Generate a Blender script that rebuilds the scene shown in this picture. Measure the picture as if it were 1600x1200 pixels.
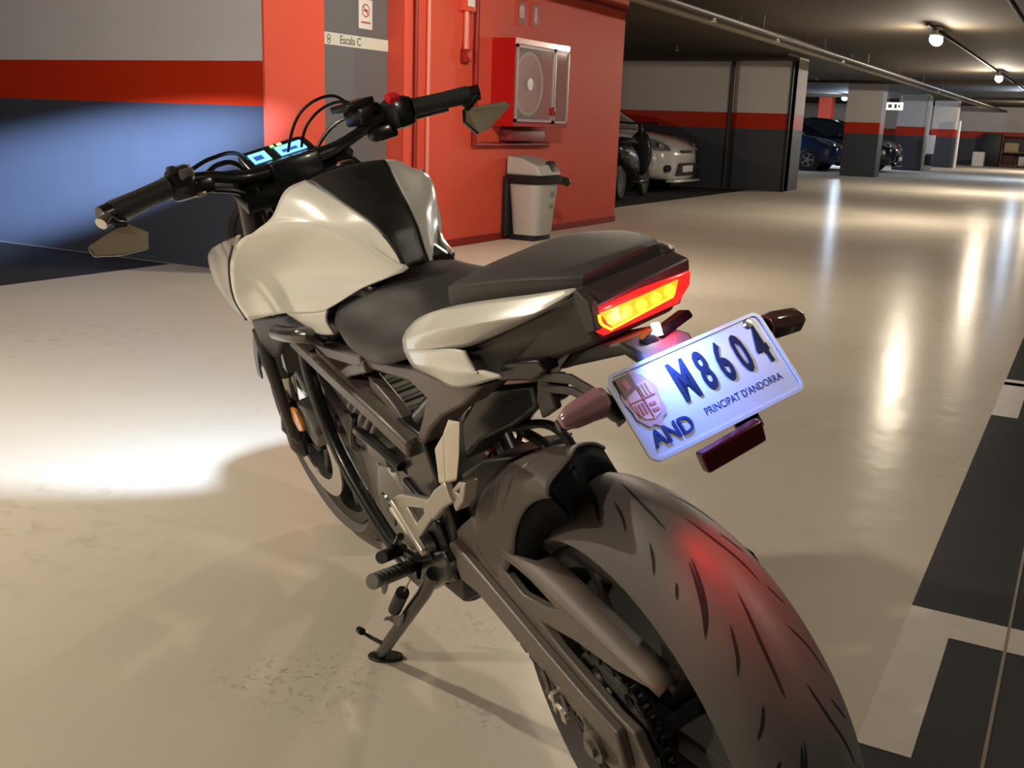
import bpy, bmesh, math, random
from mathutils import Vector, Matrix
R = math.radians
random.seed(7)
for o in list(bpy.data.objects): bpy.data.objects.remove(o, do_unlink=True)
sc = bpy.context.scene
COL = sc.collection

# ------------------------------------------------------------------ camera
cam = bpy.data.cameras.new('camera'); camo = bpy.data.objects.new('camera', cam); COL.objects.link(camo)
cam.sensor_width = 36.0; cam.lens = 36.0 * 1629.6 / 1600.0
cam.clip_start = 0.05; cam.clip_end = 200
camo.matrix_world = Matrix(((0.874249, -0.146882, 0.462726, 0.000000), (0.484252, 0.196136, -0.852661, 0.000000), (0.034483, 0.969514, 0.242599, 0.992000), (0.000000, 0.000000, 0.000000, 1.000000)))
sc.camera = camo

# ------------------------------------------------------------------ exposure, world
sc.view_settings.view_transform = 'Standard'; sc.view_settings.look = 'None'
sc.view_settings.gamma = 1.0; sc.view_settings.use_curve_mapping = False
sc.view_settings.exposure = 0.55
w = bpy.data.worlds.new('garage_air'); sc.world = w; w.use_nodes = True
w.node_tree.nodes['Background'].inputs[0].default_value = (0.55, 0.47, 0.40, 1)
w.node_tree.nodes['Background'].inputs[1].default_value = 0.02

def light(name, kind, loc, power, col=(1, 1, 1), size=0.1, rot=None, **kw):
    l = bpy.data.lights.new(name, kind); l.energy = power; l.color = col
    if kind == 'AREA': l.size = size
    else: l.shadow_soft_size = size
    for k, v in kw.items(): setattr(l, k, v)
    o = bpy.data.objects.new(name, l); COL.objects.link(o); o.location = loc
    if rot is not None: o.rotation_euler = rot
    return o
WARM = (1.0, 0.87, 0.69); COOL = (0.62, 0.78, 1.0)
# bulbs of the ceiling battens (position of every batten; z of the bulb)
LAMPS = [  # x, y, power, colour, batten shown
 (-2.65, 6.0, 165, WARM), (-1.90, 13.6, 200, WARM), (-1.90, 22.1, 320, WARM), (-1.90, 30.7, 200, COOL), (-1.90, 39.3, 330, WARM),
 (-3.3, 0.70, 205, WARM), (-2.3, -1.7, 175, WARM), (0.7, 1.5, 52, WARM),  # last one is an added fill, out of view, brightening the right tank shroud
 (-7.4, 35.0, 260, COOL), (-9.5, 28.0, 200, COOL), (-9.3, 13.2, 60, WARM)]
for i, (x, y, p, c) in enumerate(LAMPS):
    light('batten_bulb', 'POINT', (x, y, 2.045), p, c, 0.05)

# ------------------------------------------------------------------ helpers
def nodes(m): return m.node_tree.nodes, m.node_tree.links
def mat(name, col, rough=0.5, metal=0.0, var=0.0, vscale=8.0, bump=0.0, bscale=40.0, coat=0.0, emit=None, estr=0.0, trans=0.0, spec=0.5, rvar=0.0, ior=1.45, alpha=1.0):
    m = bpy.data.materials.new(name); m.use_nodes = True
    n, l = nodes(m); b = n['Principled BSDF']
    b.inputs['Base Color'].default_value = (*col, 1); b.inputs['Roughness'].default_value = rough
    b.inputs['Metallic'].default_value = metal; b.inputs['Specular IOR Level'].default_value = spec
    b.inputs['Coat Weight'].default_value = coat; b.inputs['Coat Roughness'].default_value = 0.08
    b.inputs['Transmission Weight'].default_value = trans; b.inputs['IOR'].default_value = ior
    b.inputs['Alpha'].default_value = alpha
    if emit: b.inputs['Emission Color'].default_value = (*emit, 1); b.inputs['Emission Strength'].default_value = estr
    if var or bump or rvar:
        tc = n.new('ShaderNodeTexCoord')
    if var or rvar:
        t = n.new('ShaderNodeTexNoise'); t.inputs['Scale'].default_value = vscale; t.inputs['Detail'].default_value = 5
        l.new(tc.outputs['Object'], t.inputs['Vector'])
    if var:
        r = n.new('ShaderNodeMixRGB'); r.blend_type = 'MIX'
        r.inputs[1].default_value = (*[max(0, c * (1 - var)) for c in col], 1); r.inputs[2].default_value = (*[min(1, c * (1 + var)) for c in col], 1)
        l.new(t.outputs['Fac'], r.inputs[0]); l.new(r.outputs[0], b.inputs['Base Color'])
    if rvar:
        mr = n.new('ShaderNodeMapRange'); mr.inputs['To Min'].default_value = rough - rvar; mr.inputs['To Max'].default_value = rough + rvar
        l.new(t.outputs['Fac'], mr.inputs['Value']); l.new(mr.outputs[0], b.inputs['Roughness'])
    if bump:
        t2 = n.new('ShaderNodeTexNoise'); t2.inputs['Scale'].default_value = bscale; t2.inputs['Detail'].default_value = 4
        l.new(tc.outputs['Object'], t2.inputs['Vector'])
        bp = n.new('ShaderNodeBump'); bp.inputs['Strength'].default_value = bump; bp.inputs['Distance'].default_value = 0.002
        l.new(t2.outputs['Fac'], bp.inputs['Height']); l.new(bp.outputs[0], b.inputs['Normal'])
    return m

def link(name, me, m, parent=None, smooth=True):
    o = bpy.data.objects.new(name, me); COL.objects.link(o)
    if m is not None:
        for mm in (m if isinstance(m, (list, tuple)) else [m]): me.materials.append(mm)
    if parent is not None: o.parent = parent
    if smooth:
        for p in me.polygons: p.use_smooth = True
        try: me.set_sharp_from_angle(angle=R(38))
        except Exception: pass
    return o
def mesh(name, V, F):
    me = bpy.data.meshes.new(name); me.from_pydata([tuple(v) for v in V], [], F); me.update()
    b = bmesh.new(); b.from_mesh(me); bmesh.ops.recalc_face_normals(b, faces=b.faces); b.to_mesh(me); b.free()
    return me
class MB:
    "collects shapes into one mesh"
    def __init__(s): s.V = []; s.F = []; s.M = []; s.mi = 0
    def add(s, V, F):
        k = len(s.V); s.V += [tuple(v) for v in V]; s.F += [tuple(i + k for i in f) for f in F]; s.M += [s.mi] * len(F); return s
    def box(s, c, size, rot=None, bev=0.0):
        b = bmesh.new(); bmesh.ops.create_cube(b, size=1.0)
        for v in b.verts: v.co = Vector((v.co.x * size[0], v.co.y * size[1], v.co.z * size[2]))
        if bev > 0: bmesh.ops.bevel(b, geom=list(b.edges), offset=bev, segments=2, affect='EDGES', profile=0.5)
        M_ = rot.to_matrix() if hasattr(rot, 'to_matrix') else (rot if rot is not None else Matrix.Identity(3))
        b.verts.index_update()
        s.add([M_ @ v.co + Vector(c) for v in b.verts], [[v.index for v in f.verts] for f in b.faces]); b.free(); return s
    def tube(s, pts, r, n=10, smooth=6, cap=True):
        P = [Vector(p) for p in pts]
        rr = r if isinstance(r, (list, tuple)) else [r] * len(P)
        if smooth > 1 and len(P) > 2:
            Q = []; Rr = []
            for i in range(len(P) - 1):
                a = P[i - 1] if i > 0 else P[i] * 2 - P[i + 1]; b_ = P[i]; c = P[i + 1]; d = P[i + 2] if i + 2 < len(P) else P[i + 1] * 2 - P[i]
                for k in range(smooth):
                    t = k / smooth
                    Q.append(0.5 * ((2 * b_) + (c - a) * t + (2 * a - 5 * b_ + 4 * c - d) * t * t + (3 * b_ - a - 3 * c + d) * t ** 3)); Rr.append(rr[i] + (rr[i + 1] - rr[i]) * t)
            Q.append(P[-1]); Rr.append(rr[-1]); P, rr = Q, Rr
        V = []; F = []; up = None
        for i, p in enumerate(P):
            d = (P[min(i + 1, len(P) - 1)] - P[max(i - 1, 0)]).normalized()
            if up is None:
                up = Vector((0, 0, 1)) if abs(d.z) < 0.9 else Vector((1, 0, 0))
            u = (up - d * up.dot(d)).normalized(); v = d.cross(u); up = u
            for k in range(n):
                a = 2 * math.pi * k / n; V.append(p + (u * math.cos(a) + v * math.sin(a)) * rr[i])
        for i in range(len(P) - 1):
            for k in range(n): F.append((i * n + k, i * n + (k + 1) % n, (i + 1) * n + (k + 1) % n, (i + 1) * n + k))
        if cap: F.append(tuple(range(n - 1, -1, -1))); F.append(tuple(range((len(P) - 1) * n, len(P) * n)))
        return s.add(V, F)
    def lathe(s, prof, o, ax, n=48, a0=0.0, a1=360.0, ref=None, closed=False):
        "prof: (radius, height along ax)"
        ax = Vector(ax).normalized(); o = Vector(o)
        ref = Vector(ref) if ref else (Vector((0, 0, 1)) if abs(ax.z) < 0.9 else Vector((1, 0, 0)))
        u = (ref - ax * ref.dot(ax)).normalized(); v = ax.cross(u); full = abs(a1 - a0) >= 359.9
        m = n if full else n + 1; V = []; F = []; K = len(prof)
        for i in range(m):
            a = R(a0 + (a1 - a0) * i / n); dr = u * math.cos(a) + v * math.sin(a)
            for (r, h) in prof: V.append(o + dr * r + ax * h)
        for i in range(n):
            j = (i + 1) % m
            for k in range(K if closed else K - 1):
                k2 = (k + 1) % K; F.append((i * K + k, j * K + k, j * K + k2, i * K + k2))
        if not full and closed: F.append(tuple(range(K))); F.append(tuple(range(n * K, n * K + K)))
        return s.add(V, F)
    def cyl(s, a, b, r, n=24, r2=None):
        a = Vector(a); b = Vector(b); L = (b - a).length; r2 = r if r2 is None else r2
        return s.lathe([(0.0001, 0), (r, 0), (r2, L), (0.0001, L)], a, b - a, n)
    def slab(s, loop, off, holes=None):
        "extrude a 3-D loop by the vector off (or by a list of per-point vectors)"
        L = [Vector(p) for p in loop]; n = len(L); off = Vector(off)
        b = bmesh.new(); vs = [b.verts.new(p) for p in L]
        es = [b.edges.new((vs[i], vs[(i + 1) % n])) for i in range(n)]
        for h in (holes or []):
            hv = [b.verts.new(Vector(p)) for p in h]; es += [b.edges.new((hv[i], hv[(i + 1) % len(hv)])) for i in range(len(hv))]
        if holes: r_ = bmesh.ops.triangle_fill(b, use_beauty=True, use_dissolve=False, edges=es)
        else: b.faces.new(vs)
        g = bmesh.ops.extrude_face_region(b, geom=list(b.faces))
        bmesh.ops.translate(b, verts=[e for e in g['geom'] if isinstance(e, bmesh.types.BMVert)], vec=off)
        b.verts.index_update()
        s.add([v.co.copy() for v in b.verts], [[v.index for v in f.verts] for f in b.faces]); b.free(); return s
    def loft(s, secs, cap=True, closed=True):
        n = len(secs[0]); V = [p for q in secs for p in q]; F = []
        for i in range(len(secs) - 1):
            for k in range(n if closed else n - 1): F.append((i * n + k, i * n + (k + 1) % n, (i + 1) * n + (k + 1) % n, (i + 1) * n + k))
        if cap and closed: F.append(tuple(range(n - 1, -1, -1))); F.append(tuple(range((len(secs) - 1) * n, len(secs) * n)))
        return s.add(V, F)
    def build(s, name, m, parent=None, bevel=0.0, sub=0, smooth=True, thick=0.0, toff=-1.0, seg=2):
        o = link(name, mesh(name, s.V, s.F), m, parent, smooth)
        if isinstance(m, (list, tuple)):
            for p, k in zip(o.data.polygons, s.M): p.material_index = k
        if thick: q = o.modifiers.new('t', 'SOLIDIFY'); q.thickness = thick; q.offset = toff
        if bevel: q = o.modifiers.new('b', 'BEVEL'); q.width = bevel; q.segments = seg; q.limit_method = 'ANGLE'; q.angle_limit = R(40)
        if sub: q = o.modifiers.new('s', 'SUBSURF'); q.levels = sub; q.render_levels = sub
        return o
def cr(a, b, c, d, t): return 0.5 * ((2 * b) + (c - a) * t + (2 * a - 5 * b + 4 * c - d) * t * t + (3 * b - a - 3 * c + d) * t ** 3)
def crow(P, k):
    P = [Vector(p) for p in P]; out = []
    for i in range(len(P) - 1):
        a = P[i - 1] if i else P[0] * 2 - P[1]; d = P[i + 2] if i + 2 < len(P) else P[-1] * 2 - P[-2]
        for j in range(k): out.append(cr(a, P[i], P[i + 1], d, j / k))
    return out + [P[-1]]
def patch(G, k=5):
    "smooth surface through a grid of points; returns (V, F)"
    rows = [crow(g, k) for g in G]; cols = [crow([r_[j] for r_ in rows], k) for j in range(len(rows[0]))]
    nc = len(cols); nr = len(cols[0]); V = [cols[j][i] for i in range(nr) for j in range(nc)]
    return V, [(i * nc + j, i * nc + j + 1, (i + 1) * nc + j + 1, (i + 1) * nc + j) for i in range(nr - 1) for j in range(nc - 1)]
def text(body, size, depth, m, parent, M4, name='lettering', bold=0.0, xs=1.0, align='CENTER'):
    c = bpy.data.curves.new(name, 'FONT'); c.body = body; c.size = size; c.extrude = depth; c.align_x = align; c.align_y = 'CENTER'; c.offset = bold; c.resolution_u = 3
    t = bpy.data.objects.new(name, c); COL.objects.link(t)
    me = bpy.data.meshes.new_from_object(t.evaluated_get(bpy.context.evaluated_depsgraph_get()))
    bpy.data.objects.remove(t, do_unlink=True)
    me.transform(Matrix.Diagonal((xs, 1, 1, 1))); me.transform(M4); me.name = name
    return link(name, me, m, parent, smooth=False)
def frame(o, u, v):
    "4x4: local x along u, local y along v, z = u x v"
    u = Vector(u).normalized(); v = Vector(v); v = (v - u * v.dot(u)).normalized(); n = u.cross(v)
    return Matrix(((u.x, v.x, n.x, o[0]), (u.y, v.y, n.y, o[1]), (u.z, v.z, n.z, o[2]), (0, 0, 0, 1)))
def empty(name, loc=(0, 0, 0), rz=0.0):
    o = bpy.data.objects.new(name, None); COL.objects.link(o); o.location = loc; o.rotation_euler = (0, 0, rz); o.empty_display_size = 0.2; return o
def tag(o, label, cat, group=None):
    o['label'] = label; o['category'] = cat
    if group: o['group'] = group
    return o
def struct(o): o['kind'] = 'structure'; return o
def tree(o, par=None):
    c = o.copy(); COL.objects.link(c)
    if par is not None: c.parent = par
    for ch in list(o.children): tree(ch, c)
    return c

# ------------------------------------------------------------------ materials of the garage
def floor_mat(name, c1, c2, rough, marks=(), gloss=0.075):
    m = bpy.data.materials.new(name); m.use_nodes = True; n, l = nodes(m); b = n['Principled BSDF']
    tc = n.new('ShaderNodeTexCoord')
    def noise(s, d, dist=0.0):
        t = n.new('ShaderNodeTexNoise'); t.inputs['Scale'].default_value = s; t.inputs['Detail'].default_value = d; t.inputs['Distortion'].default_value = dist
        l.new(tc.outputs['Object'], t.inputs['Vector']); return t
    def ramp(src, p0, p1, a=(0, 0, 0, 1), e=(1, 1, 1, 1)):
        r = n.new('ShaderNodeValToRGB'); r.color_ramp.elements[0].position = p0; r.color_ramp.elements[1].position = p1
        r.color_ramp.elements[0].color = a; r.color_ramp.elements[1].color = e; l.new(src, r.inputs[0]); return r
    big = ramp(noise(0.9, 6).outputs['Fac'], 0.3, 0.7, (*c1, 1), (*c2, 1))
    st = ramp(noise(16, 8, 0.4).outputs['Fac'], 0.52, 0.80)          # scuffs
    wide = ramp(noise(1.1, 4).outputs['Fac'], 0.48, 0.75)
    mm = n.new('ShaderNodeMath'); mm.operation = 'MULTIPLY'; l.new(st.outputs[0], mm.inputs[0]); l.new(wide.outputs[0], mm.inputs[1])
    m2 = n.new('ShaderNodeMath'); m2.operation = 'MULTIPLY'; m2.inputs[1].default_value = 0.55; l.new(mm.outputs[0], m2.inputs[0])
    mx = n.new('ShaderNodeMixRGB'); mx.inputs[2].default_value = (*[c * 0.42 for c in c1], 1)
    l.new(m2.outputs[0], mx.inputs[0]); l.new(big.outputs[0], mx.inputs[1])
    sp = ramp(noise(38, 3).outputs['Fac'], 0.76, 0.80)
    m3 = n.new('ShaderNodeMath'); m3.operation = 'MULTIPLY'; m3.inputs[1].default_value = 0.25; l.new(sp.outputs[0], m3.inputs[0])
    mx2 = n.new('ShaderNodeMixRGB'); mx2.inputs[2].default_value = (*[c * 0.5 for c in c1], 1)
    l.new(m3.outputs[0], mx2.inputs[0]); l.new(mx.outputs[0], mx2.inputs[1]); l.new(mx2.outputs[0], b.inputs['Base Color'])
    last = mx2
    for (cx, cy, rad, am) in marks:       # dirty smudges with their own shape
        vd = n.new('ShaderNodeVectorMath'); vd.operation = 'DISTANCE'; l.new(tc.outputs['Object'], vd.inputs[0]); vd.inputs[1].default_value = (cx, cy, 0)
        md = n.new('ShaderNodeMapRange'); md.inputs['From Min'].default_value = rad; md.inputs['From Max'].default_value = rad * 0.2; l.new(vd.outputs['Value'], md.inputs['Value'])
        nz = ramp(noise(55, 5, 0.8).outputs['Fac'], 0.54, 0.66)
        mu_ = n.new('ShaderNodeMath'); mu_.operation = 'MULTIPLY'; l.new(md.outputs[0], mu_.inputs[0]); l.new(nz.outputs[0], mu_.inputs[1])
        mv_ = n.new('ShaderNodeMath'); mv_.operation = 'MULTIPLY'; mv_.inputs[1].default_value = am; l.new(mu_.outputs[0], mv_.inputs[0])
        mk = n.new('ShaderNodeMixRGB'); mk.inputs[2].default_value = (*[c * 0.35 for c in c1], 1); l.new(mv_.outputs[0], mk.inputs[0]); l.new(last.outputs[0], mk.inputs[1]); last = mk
    l.new(last.outputs[0], b.inputs['Base Color'])
    mr = n.new('ShaderNodeMapRange'); mr.inputs['To Min'].default_value = rough - 0.02; mr.inputs['To Max'].default_value = rough + 0.06
    l.new(noise(2.2, 4).outputs['Fac'], mr.inputs['Value']); l.new(mr.outputs[0], b.inputs['Roughness'])
    bp = n.new('ShaderNodeBump'); bp.inputs['Strength'].default_value = 0.35; bp.inputs['Distance'].default_value = 0.006
    b.inputs['Specular IOR Level'].default_value = 0.0; l.new(noise(7, 2).outputs['Fac'], bp.inputs['Height']); l.new(bp.outputs[0], b.inputs['Normal'])
    gl = n.new('ShaderNodeBsdfGlossy'); gl.inputs['Color'].default_value = (0.95, 0.93, 0.9, 1); l.new(mr.outputs[0], gl.inputs['Roughness']); l.new(bp.outputs[0], gl.inputs['Normal'])
    ms = n.new('ShaderNodeMixShader'); ms.inputs[0].default_value = gloss; out = n['Material Output']
    l.new(b.outputs[0], ms.inputs[1]); l.new(gl.outputs[0], ms.inputs[2]); l.new(ms.outputs[0], out.inputs['Surface'])
    return m
M = {}
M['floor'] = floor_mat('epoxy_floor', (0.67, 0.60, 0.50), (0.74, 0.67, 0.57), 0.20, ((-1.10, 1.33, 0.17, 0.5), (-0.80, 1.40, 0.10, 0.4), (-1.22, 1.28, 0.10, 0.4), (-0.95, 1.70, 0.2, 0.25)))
M['paint'] = floor_mat('dark_floor_paint', (0.050, 0.049, 0.052), (0.066, 0.064, 0.066), 0.36, (), 0.03)
M['line'] = mat('white_line_paint', (0.66, 0.60, 0.52), 0.45, var=0.10, vscale=14)
M['white'] = mat('white_wall_paint', (0.62, 0.58, 0.56), 0.65, spec=0.2, var=0.05, vscale=3, bump=0.10, bscale=60)
M['band'] = mat('red_band_paint', (0.52, 0.028, 0.006), 0.45, spec=0.25, var=0.08, vscale=4, bump=0.06, bscale=50)
M['dado'] = mat('slate_wall_paint', (0.055, 0.058, 0.074), 0.55, var=0.08, vscale=4, bump=0.10, bscale=50)
M['red'] = mat('coral_red_wall_paint', (0.72, 0.10, 0.058), 0.55, spec=0.15, var=0.05, vscale=4, bump=0.10, bscale=60)
M['dred'] = mat('dark_red_paint', (0.27, 0.014, 0.008), 0.45)
M['door'] = mat('grey_door_paint', (0.15, 0.152, 0.165), 0.45, var=0.04)
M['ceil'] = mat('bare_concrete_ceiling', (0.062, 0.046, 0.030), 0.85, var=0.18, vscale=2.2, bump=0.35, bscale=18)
M['pipe'] = mat('brown_steel_pipe', (0.055, 0.045, 0.036), 0.5, 0.1)
M['pipe2'] = mat('pale_ceiling_pipe', (0.30, 0.26, 0.2), 0.4, 0.2)
M['black'] = mat('matt_black', (0.012, 0.012, 0.013), 0.5)
M['steel'] = mat('grey_steel', (0.42, 0.41, 0.40), 0.35, 0.8)
M['cream'] = mat('cream_plate', (0.70, 0.70, 0.62), 0.5)
M['sign_white'] = mat('sign_white', (0.82, 0.78, 0.74), 0.5)
M['sign_red'] = mat('sign_red', (0.30, 0.012, 0.008), 0.5)
M['box_red'] = mat('glossy_cabinet_red', (0.42, 0.006, 0.006), 0.3, coat=0.3)
M['bulb'] = mat('lit_diffuser', (0.9, 0.9, 0.85), 0.4, emit=(1.0, 0.93, 0.74), estr=9.0)
M['bulbc'] = mat('lit_cool_diffuser', (0.9, 0.9, 0.9), 0.4, emit=(0.80, 0.93, 1.0), estr=9.0)
M['glass'] = mat('cabinet_glass', (0.75, 0.8, 0.8), 0.08, alpha=0.16)
M['hose'] = mat('hose_reel', (0.40, 0.09, 0.075), 0.6)

ZB, ZR, ZC = 1.04, 1.305, 2.25
def banded(name, x0, y0, x1, y1, top=ZC, mats=('dado', 'band', 'white')):
    V = []; F = []; MI = []
    zs = [0, ZB, ZR, top]
    for z in zs: V += [(x0, y0, z), (x1, y0, z), (x1, y1, z), (x0, y1, z)]
    for k in range(3):
        for j in range(4): F.append((4 * k + j, 4 * k + (j + 1) % 4, 4 * k + 4 + (j + 1) % 4, 4 * k + 4 + j)); MI.append(k)
    F += [(3, 2, 1, 0), (12, 13, 14, 15)]; MI += [0, 2]
    me = bpy.data.meshes.new(name); me.from_pydata(V, [], F); me.update()
    o = link(name, me, [M[k] for k in mats], smooth=False)
    for p, k in zip(me.polygons, MI): p.material_index = k
    return struct(o)

# ------------------------------------------------------------------ setting
struct(MB().box((-3, 20, -0.05), (26, 62, 0.1)).build('floor', M['floor'], smooth=False))
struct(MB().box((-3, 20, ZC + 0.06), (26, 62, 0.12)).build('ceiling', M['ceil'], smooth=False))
# parking bays painted dark on both sides of the aisle
struct(MB().box((-0.22 + 4.0, 20.5, 0.0006), (8.0, 59, 0.0012)).build('trim_1', M['paint'], smooth=False))
struct(MB().box((-5.34 - 2.6, 1.0, 0.0006), (5.2, 8.0, 0.0012)).build('trim_2', M['paint'], smooth=False))
struct(MB().box((-5.3 - 2.5, 14.4, 0.0006), (5.0, 7.7, 0.0012)).build('trim_3', M['paint'], smooth=False))
mb = MB()
for y0 in (2.15, 4.72, 7.3, 9.9, 12.5, 15.1): mb.box((2.2, y0 + 0.06, 0.0016), (4.84, 0.12, 0.0008))
for (y0, y1) in ((1.66, 2.15), (4.15, 4.78), (6.75, 7.3), (9.3, 9.9), (11.9, 12.5)): mb.box((-0.175, (y0 + y1) / 2, 0.0016), (0.09, y1 - y0, 0.0008))
struct(mb.build('trim_4', M['line'], smooth=False))
struct(MB().box((-0.025, 6.5, 0.0026), (0.006, 12, 0.0012)).build('trim_5', M['pipe2'], smooth=False))
banded('wall_left', -15.8, 5.03, -4.525, 5.30)
banded('wall_bay', -15.8, 18.4, -4.76, 18.65)
banded('wall_bay_end', -5.66, 18.25, -4.76, 19.32)
banded('wall_far', -15.8, 46.0, 9.8, 46.3)
banded('wall_west', -15.8, -10.6, -15.6, 46.0)
banded('wall_east', 9.4, -10.6, 9.7, 46.0)
banded('wall_rear', -15.6, -10.7, 9.4, -10.4)
# red stairwell front with the recessed door
mb = MB(); X0, X1 = -4.66, -4.508
def yb(y0, y1, z0, z1, x0=X0, x1=X1): mb.box(((x0 + x1) / 2, (y0 + y1) / 2, (z0 + z1) / 2), (x1 - x0, y1 - y0, z1 - z0))
yb(5.30, 5.60, 0, ZC); yb(5.03, 5.30, 0, ZC, -4.524); yb(6.47, 10.48, 0, ZC); yb(5.60, 6.47, 2.03, ZC); yb(6.50, 10.48, 0, ZC, -6.6, -4.66)
yb(5.6, 6.47, 0, 2.03, -4.70, -4.66)
struct(mb.build('wall_stairwell', M['red'], smooth=False))
struct(MB().box((-4.495, 7.76, 2.20), (0.03, 5.46, 0.10)).build('trim_6', M['red'], smooth=False))
struct(MB().box((-4.488, 7.76, 2.142), (0.045, 5.46, 0.016)).build('trim_7', M['dred'], smooth=False))
struct(MB().box((-4.503, 8.48, 0.03), (0.014, 4.0, 0.06)).build('baseboard_stairwell', M['dred'], smooth=False))
struct(MB().box((-4.496, 6.515, 1.05), (0.024, 0.085, 2.1)).build('trim_8', M['red'], bevel=0.004))
# grey door
d = struct(MB().box((-4.645, 6.035, 1.01), (0.03, 0.866, 2.02)).build('door_1', M['door'], bevel=0.003))
st = MB().box((-4.627, 6.035, 1.499), (0.006, 0.86, 0.078)).build('door_strip', M['cream'], d)
text('Escala C', 0.078, 0.001, mat('strip_ink', (0.13, 0.14, 0.12), 0.6), st, frame((-4.6235, 6.025, 1.497), (0, 1, 0), (0, 0, 1)), 'lettering', 0.0006, 0.9)
icon = MB()
icon.lathe([(0.013, 0), (0.018, 0), (0.018, 0.001), (0.013, 0.001)], (-4.6237, 5.79, 1.508), (1, 0, 0), 20, closed=True).lathe([(0.012, 0), (0.017, 0), (0.017, 0.001), (0.012, 0.001)], (-4.6237, 5.79, 1.483), (1, 0, 0), 20, closed=True)
icon.build('pictogram', M['pipe'], st)
sg = MB().box((-4.628, 6.20, 1.690), (0.004, 0.155, 0.195), bev=0.0015).build('door_sign', M['sign_white'], d)
MB().lathe([(0.036, 0), (0.045, 0), (0.045, 0.001), (0.036, 0.001)], (-4.6262, 6.20, 1.715), (1, 0, 0), 28, closed=True).box((-4.6257, 6.20, 1.715), (0.001, 0.008, 0.08), rot=Matrix.Rotation(R(45), 3, 'X')).box((-4.6257, 6.20, 1.715), (0.001, 0.05, 0.014)).box((-4.6257, 6.20, 1.635), (0.001, 0.11, 0.012)).build('pictogram', mat('sign_print', (0.42, 0.10, 0.09), 0.6), sg)
MB().cyl((-4.63, 6.40, 0.98), (-4.575, 6.40, 0.98), 0.011).tube([(-4.578, 6.40, 0.98), (-4.578, 6.30, 0.98)], 0.010).build('door_handle', M['black'], d)
# columns
def column(name, x0, y0, x1, y1): return banded(name, x0, y0, x1, y1)
column('wall_column_near', -5.70, 27.3, -4.86, 27.9)
column('wall_column_middle', -5.65, 34.5, -4.82, 35.1)
column('wall_column_far', -5.36, 40.0, -4.58, 40.6)
banded('wall_column_red', -8.88, 38.0, -8.44, 38.5, mats=('dado', 'red', 'red'))
banded('wall_column_bay', -12.6, 34.5, -11.8, 35.1)
# ceiling beams
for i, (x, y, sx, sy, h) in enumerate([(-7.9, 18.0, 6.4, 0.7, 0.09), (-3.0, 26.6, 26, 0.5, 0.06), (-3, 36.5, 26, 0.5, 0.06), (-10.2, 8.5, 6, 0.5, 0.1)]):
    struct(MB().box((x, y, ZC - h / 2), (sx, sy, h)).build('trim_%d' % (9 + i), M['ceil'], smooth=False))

# ------------------------------------------------------------------ things on the walls and ceiling
def batten(x, y, mat_b, label):
    r = empty('ceiling_lamp', (x, y, ZC)); tag(r, label, 'lamp', 'battens on the garage ceiling')
    MB().box((0, 0, -0.012), (0.10, 0.16, 0.024), bev=0.004).build('mount', M['steel'], r)
    MB().cyl((0, 0, -0.02), (0, 0, -0.085), 0.018, 14).build('stem', M['cream'], r)
    MB().box((0, 0, -0.095), (0.12, 0.34, 0.025), bev=0.008).build('housing', M['cream'], r)
    MB().lathe([(0.0001, -0.17), (0.045, -0.165), (0.058, -0.14), (0.062, -0.05), (0.062, 0.05), (0.058, 0.14), (0.045, 0.165), (0.0001, 0.17)], (0, 0, -0.145), (0, 1, 0), 20).build('diffuser', mat_b, r)
    return r
LBL = ['lit ceiling lamp above the grey stairwell door', 'lit ceiling lamp nearest the viewer over the aisle', 'second lit ceiling lamp along the aisle, further back', 'third lamp along the aisle', 'last lamp of the aisle before the far white wall',
       'ceiling lamp above the left side of the motorcycle', 'ceiling lamp behind the viewer over the aisle', 'added fill lamp over the dark parking bay on the right', 'cool white lamp left of the cream column', 'cool white lamp above the blue car', 'lamp above the white hatchback bay']
for (x, y, p, c), lb in zip(LAMPS, LBL): batten(x, y, M['bulbc'] if c is COOL else M['bulb'], lb)

def pipe(name, pts, r, m, label, cat='pipe', group=None, clips=None):
    o = MB().tube(pts, r, 10, smooth=1).build(name, m); tag(o, label, cat, group); return o
pipe('ceiling_pipe', [(-3.50, 4.0, 2.08), (-3.50, 45.9, 2.08)], 0.035, M['pipe'], 'dark pipe under the ceiling, right one of the pair along the aisle')
pipe('ceiling_pipe', [(-3.76, 4.0, 2.10), (-3.76, 45.9, 2.10)], 0.055, M['pipe2'], 'thick pale pipe under the ceiling, left one of the pair along the aisle')
pipe('cable_conduit', [(-1.93, 13.0, 2.225), (-1.93, 45.8, 2.225)], 0.018, M['black'], 'black conduit linking the lamps on the ceiling', 'conduit')
pipe('cable_conduit', [(-0.83, 6.0, 2.09), (-0.83, 45.8, 2.09)], 0.022, M['black'], 'black conduit at the top right corner of the photo', 'conduit')
hg = MB()
for y in range(6, 46, 3):
    hg.box((-3.50, y, 2.175), (0.012, 0.02, 0.155)); hg.box((-3.76, y, 2.195), (0.012, 0.02, 0.115)); hg.box((-0.83, y, 2.183), (0.012, 0.02, 0.138))
tag(hg.build('pipe_hanger', M['pipe']), 'thin metal hangers holding the ceiling pipes', 'hanger')['kind'] = 'stuff'
SPR = [(-3.50, 10.3, 2.045, 'small white sprinkler head on the dark ceiling pipe, nearest the red wall'), (-3.50, 12.6, 2.045, 'small sprinkler head on the ceiling pipe, second from the red wall'),
       (-3.50, 16.2, 2.045, 'bright sprinkler head on the ceiling pipe above the end of the parking bay wall'), (-3.50, 26.5, 2.045, 'sprinkler head on the ceiling pipe near the cream column'),
       (-6.10, 16.3, 2.21, 'sprinkler head on the ceiling over the white hatchback'), (-5.95, 25.0, 2.21, 'sprinkler head on the ceiling before the cream column')]
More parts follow.
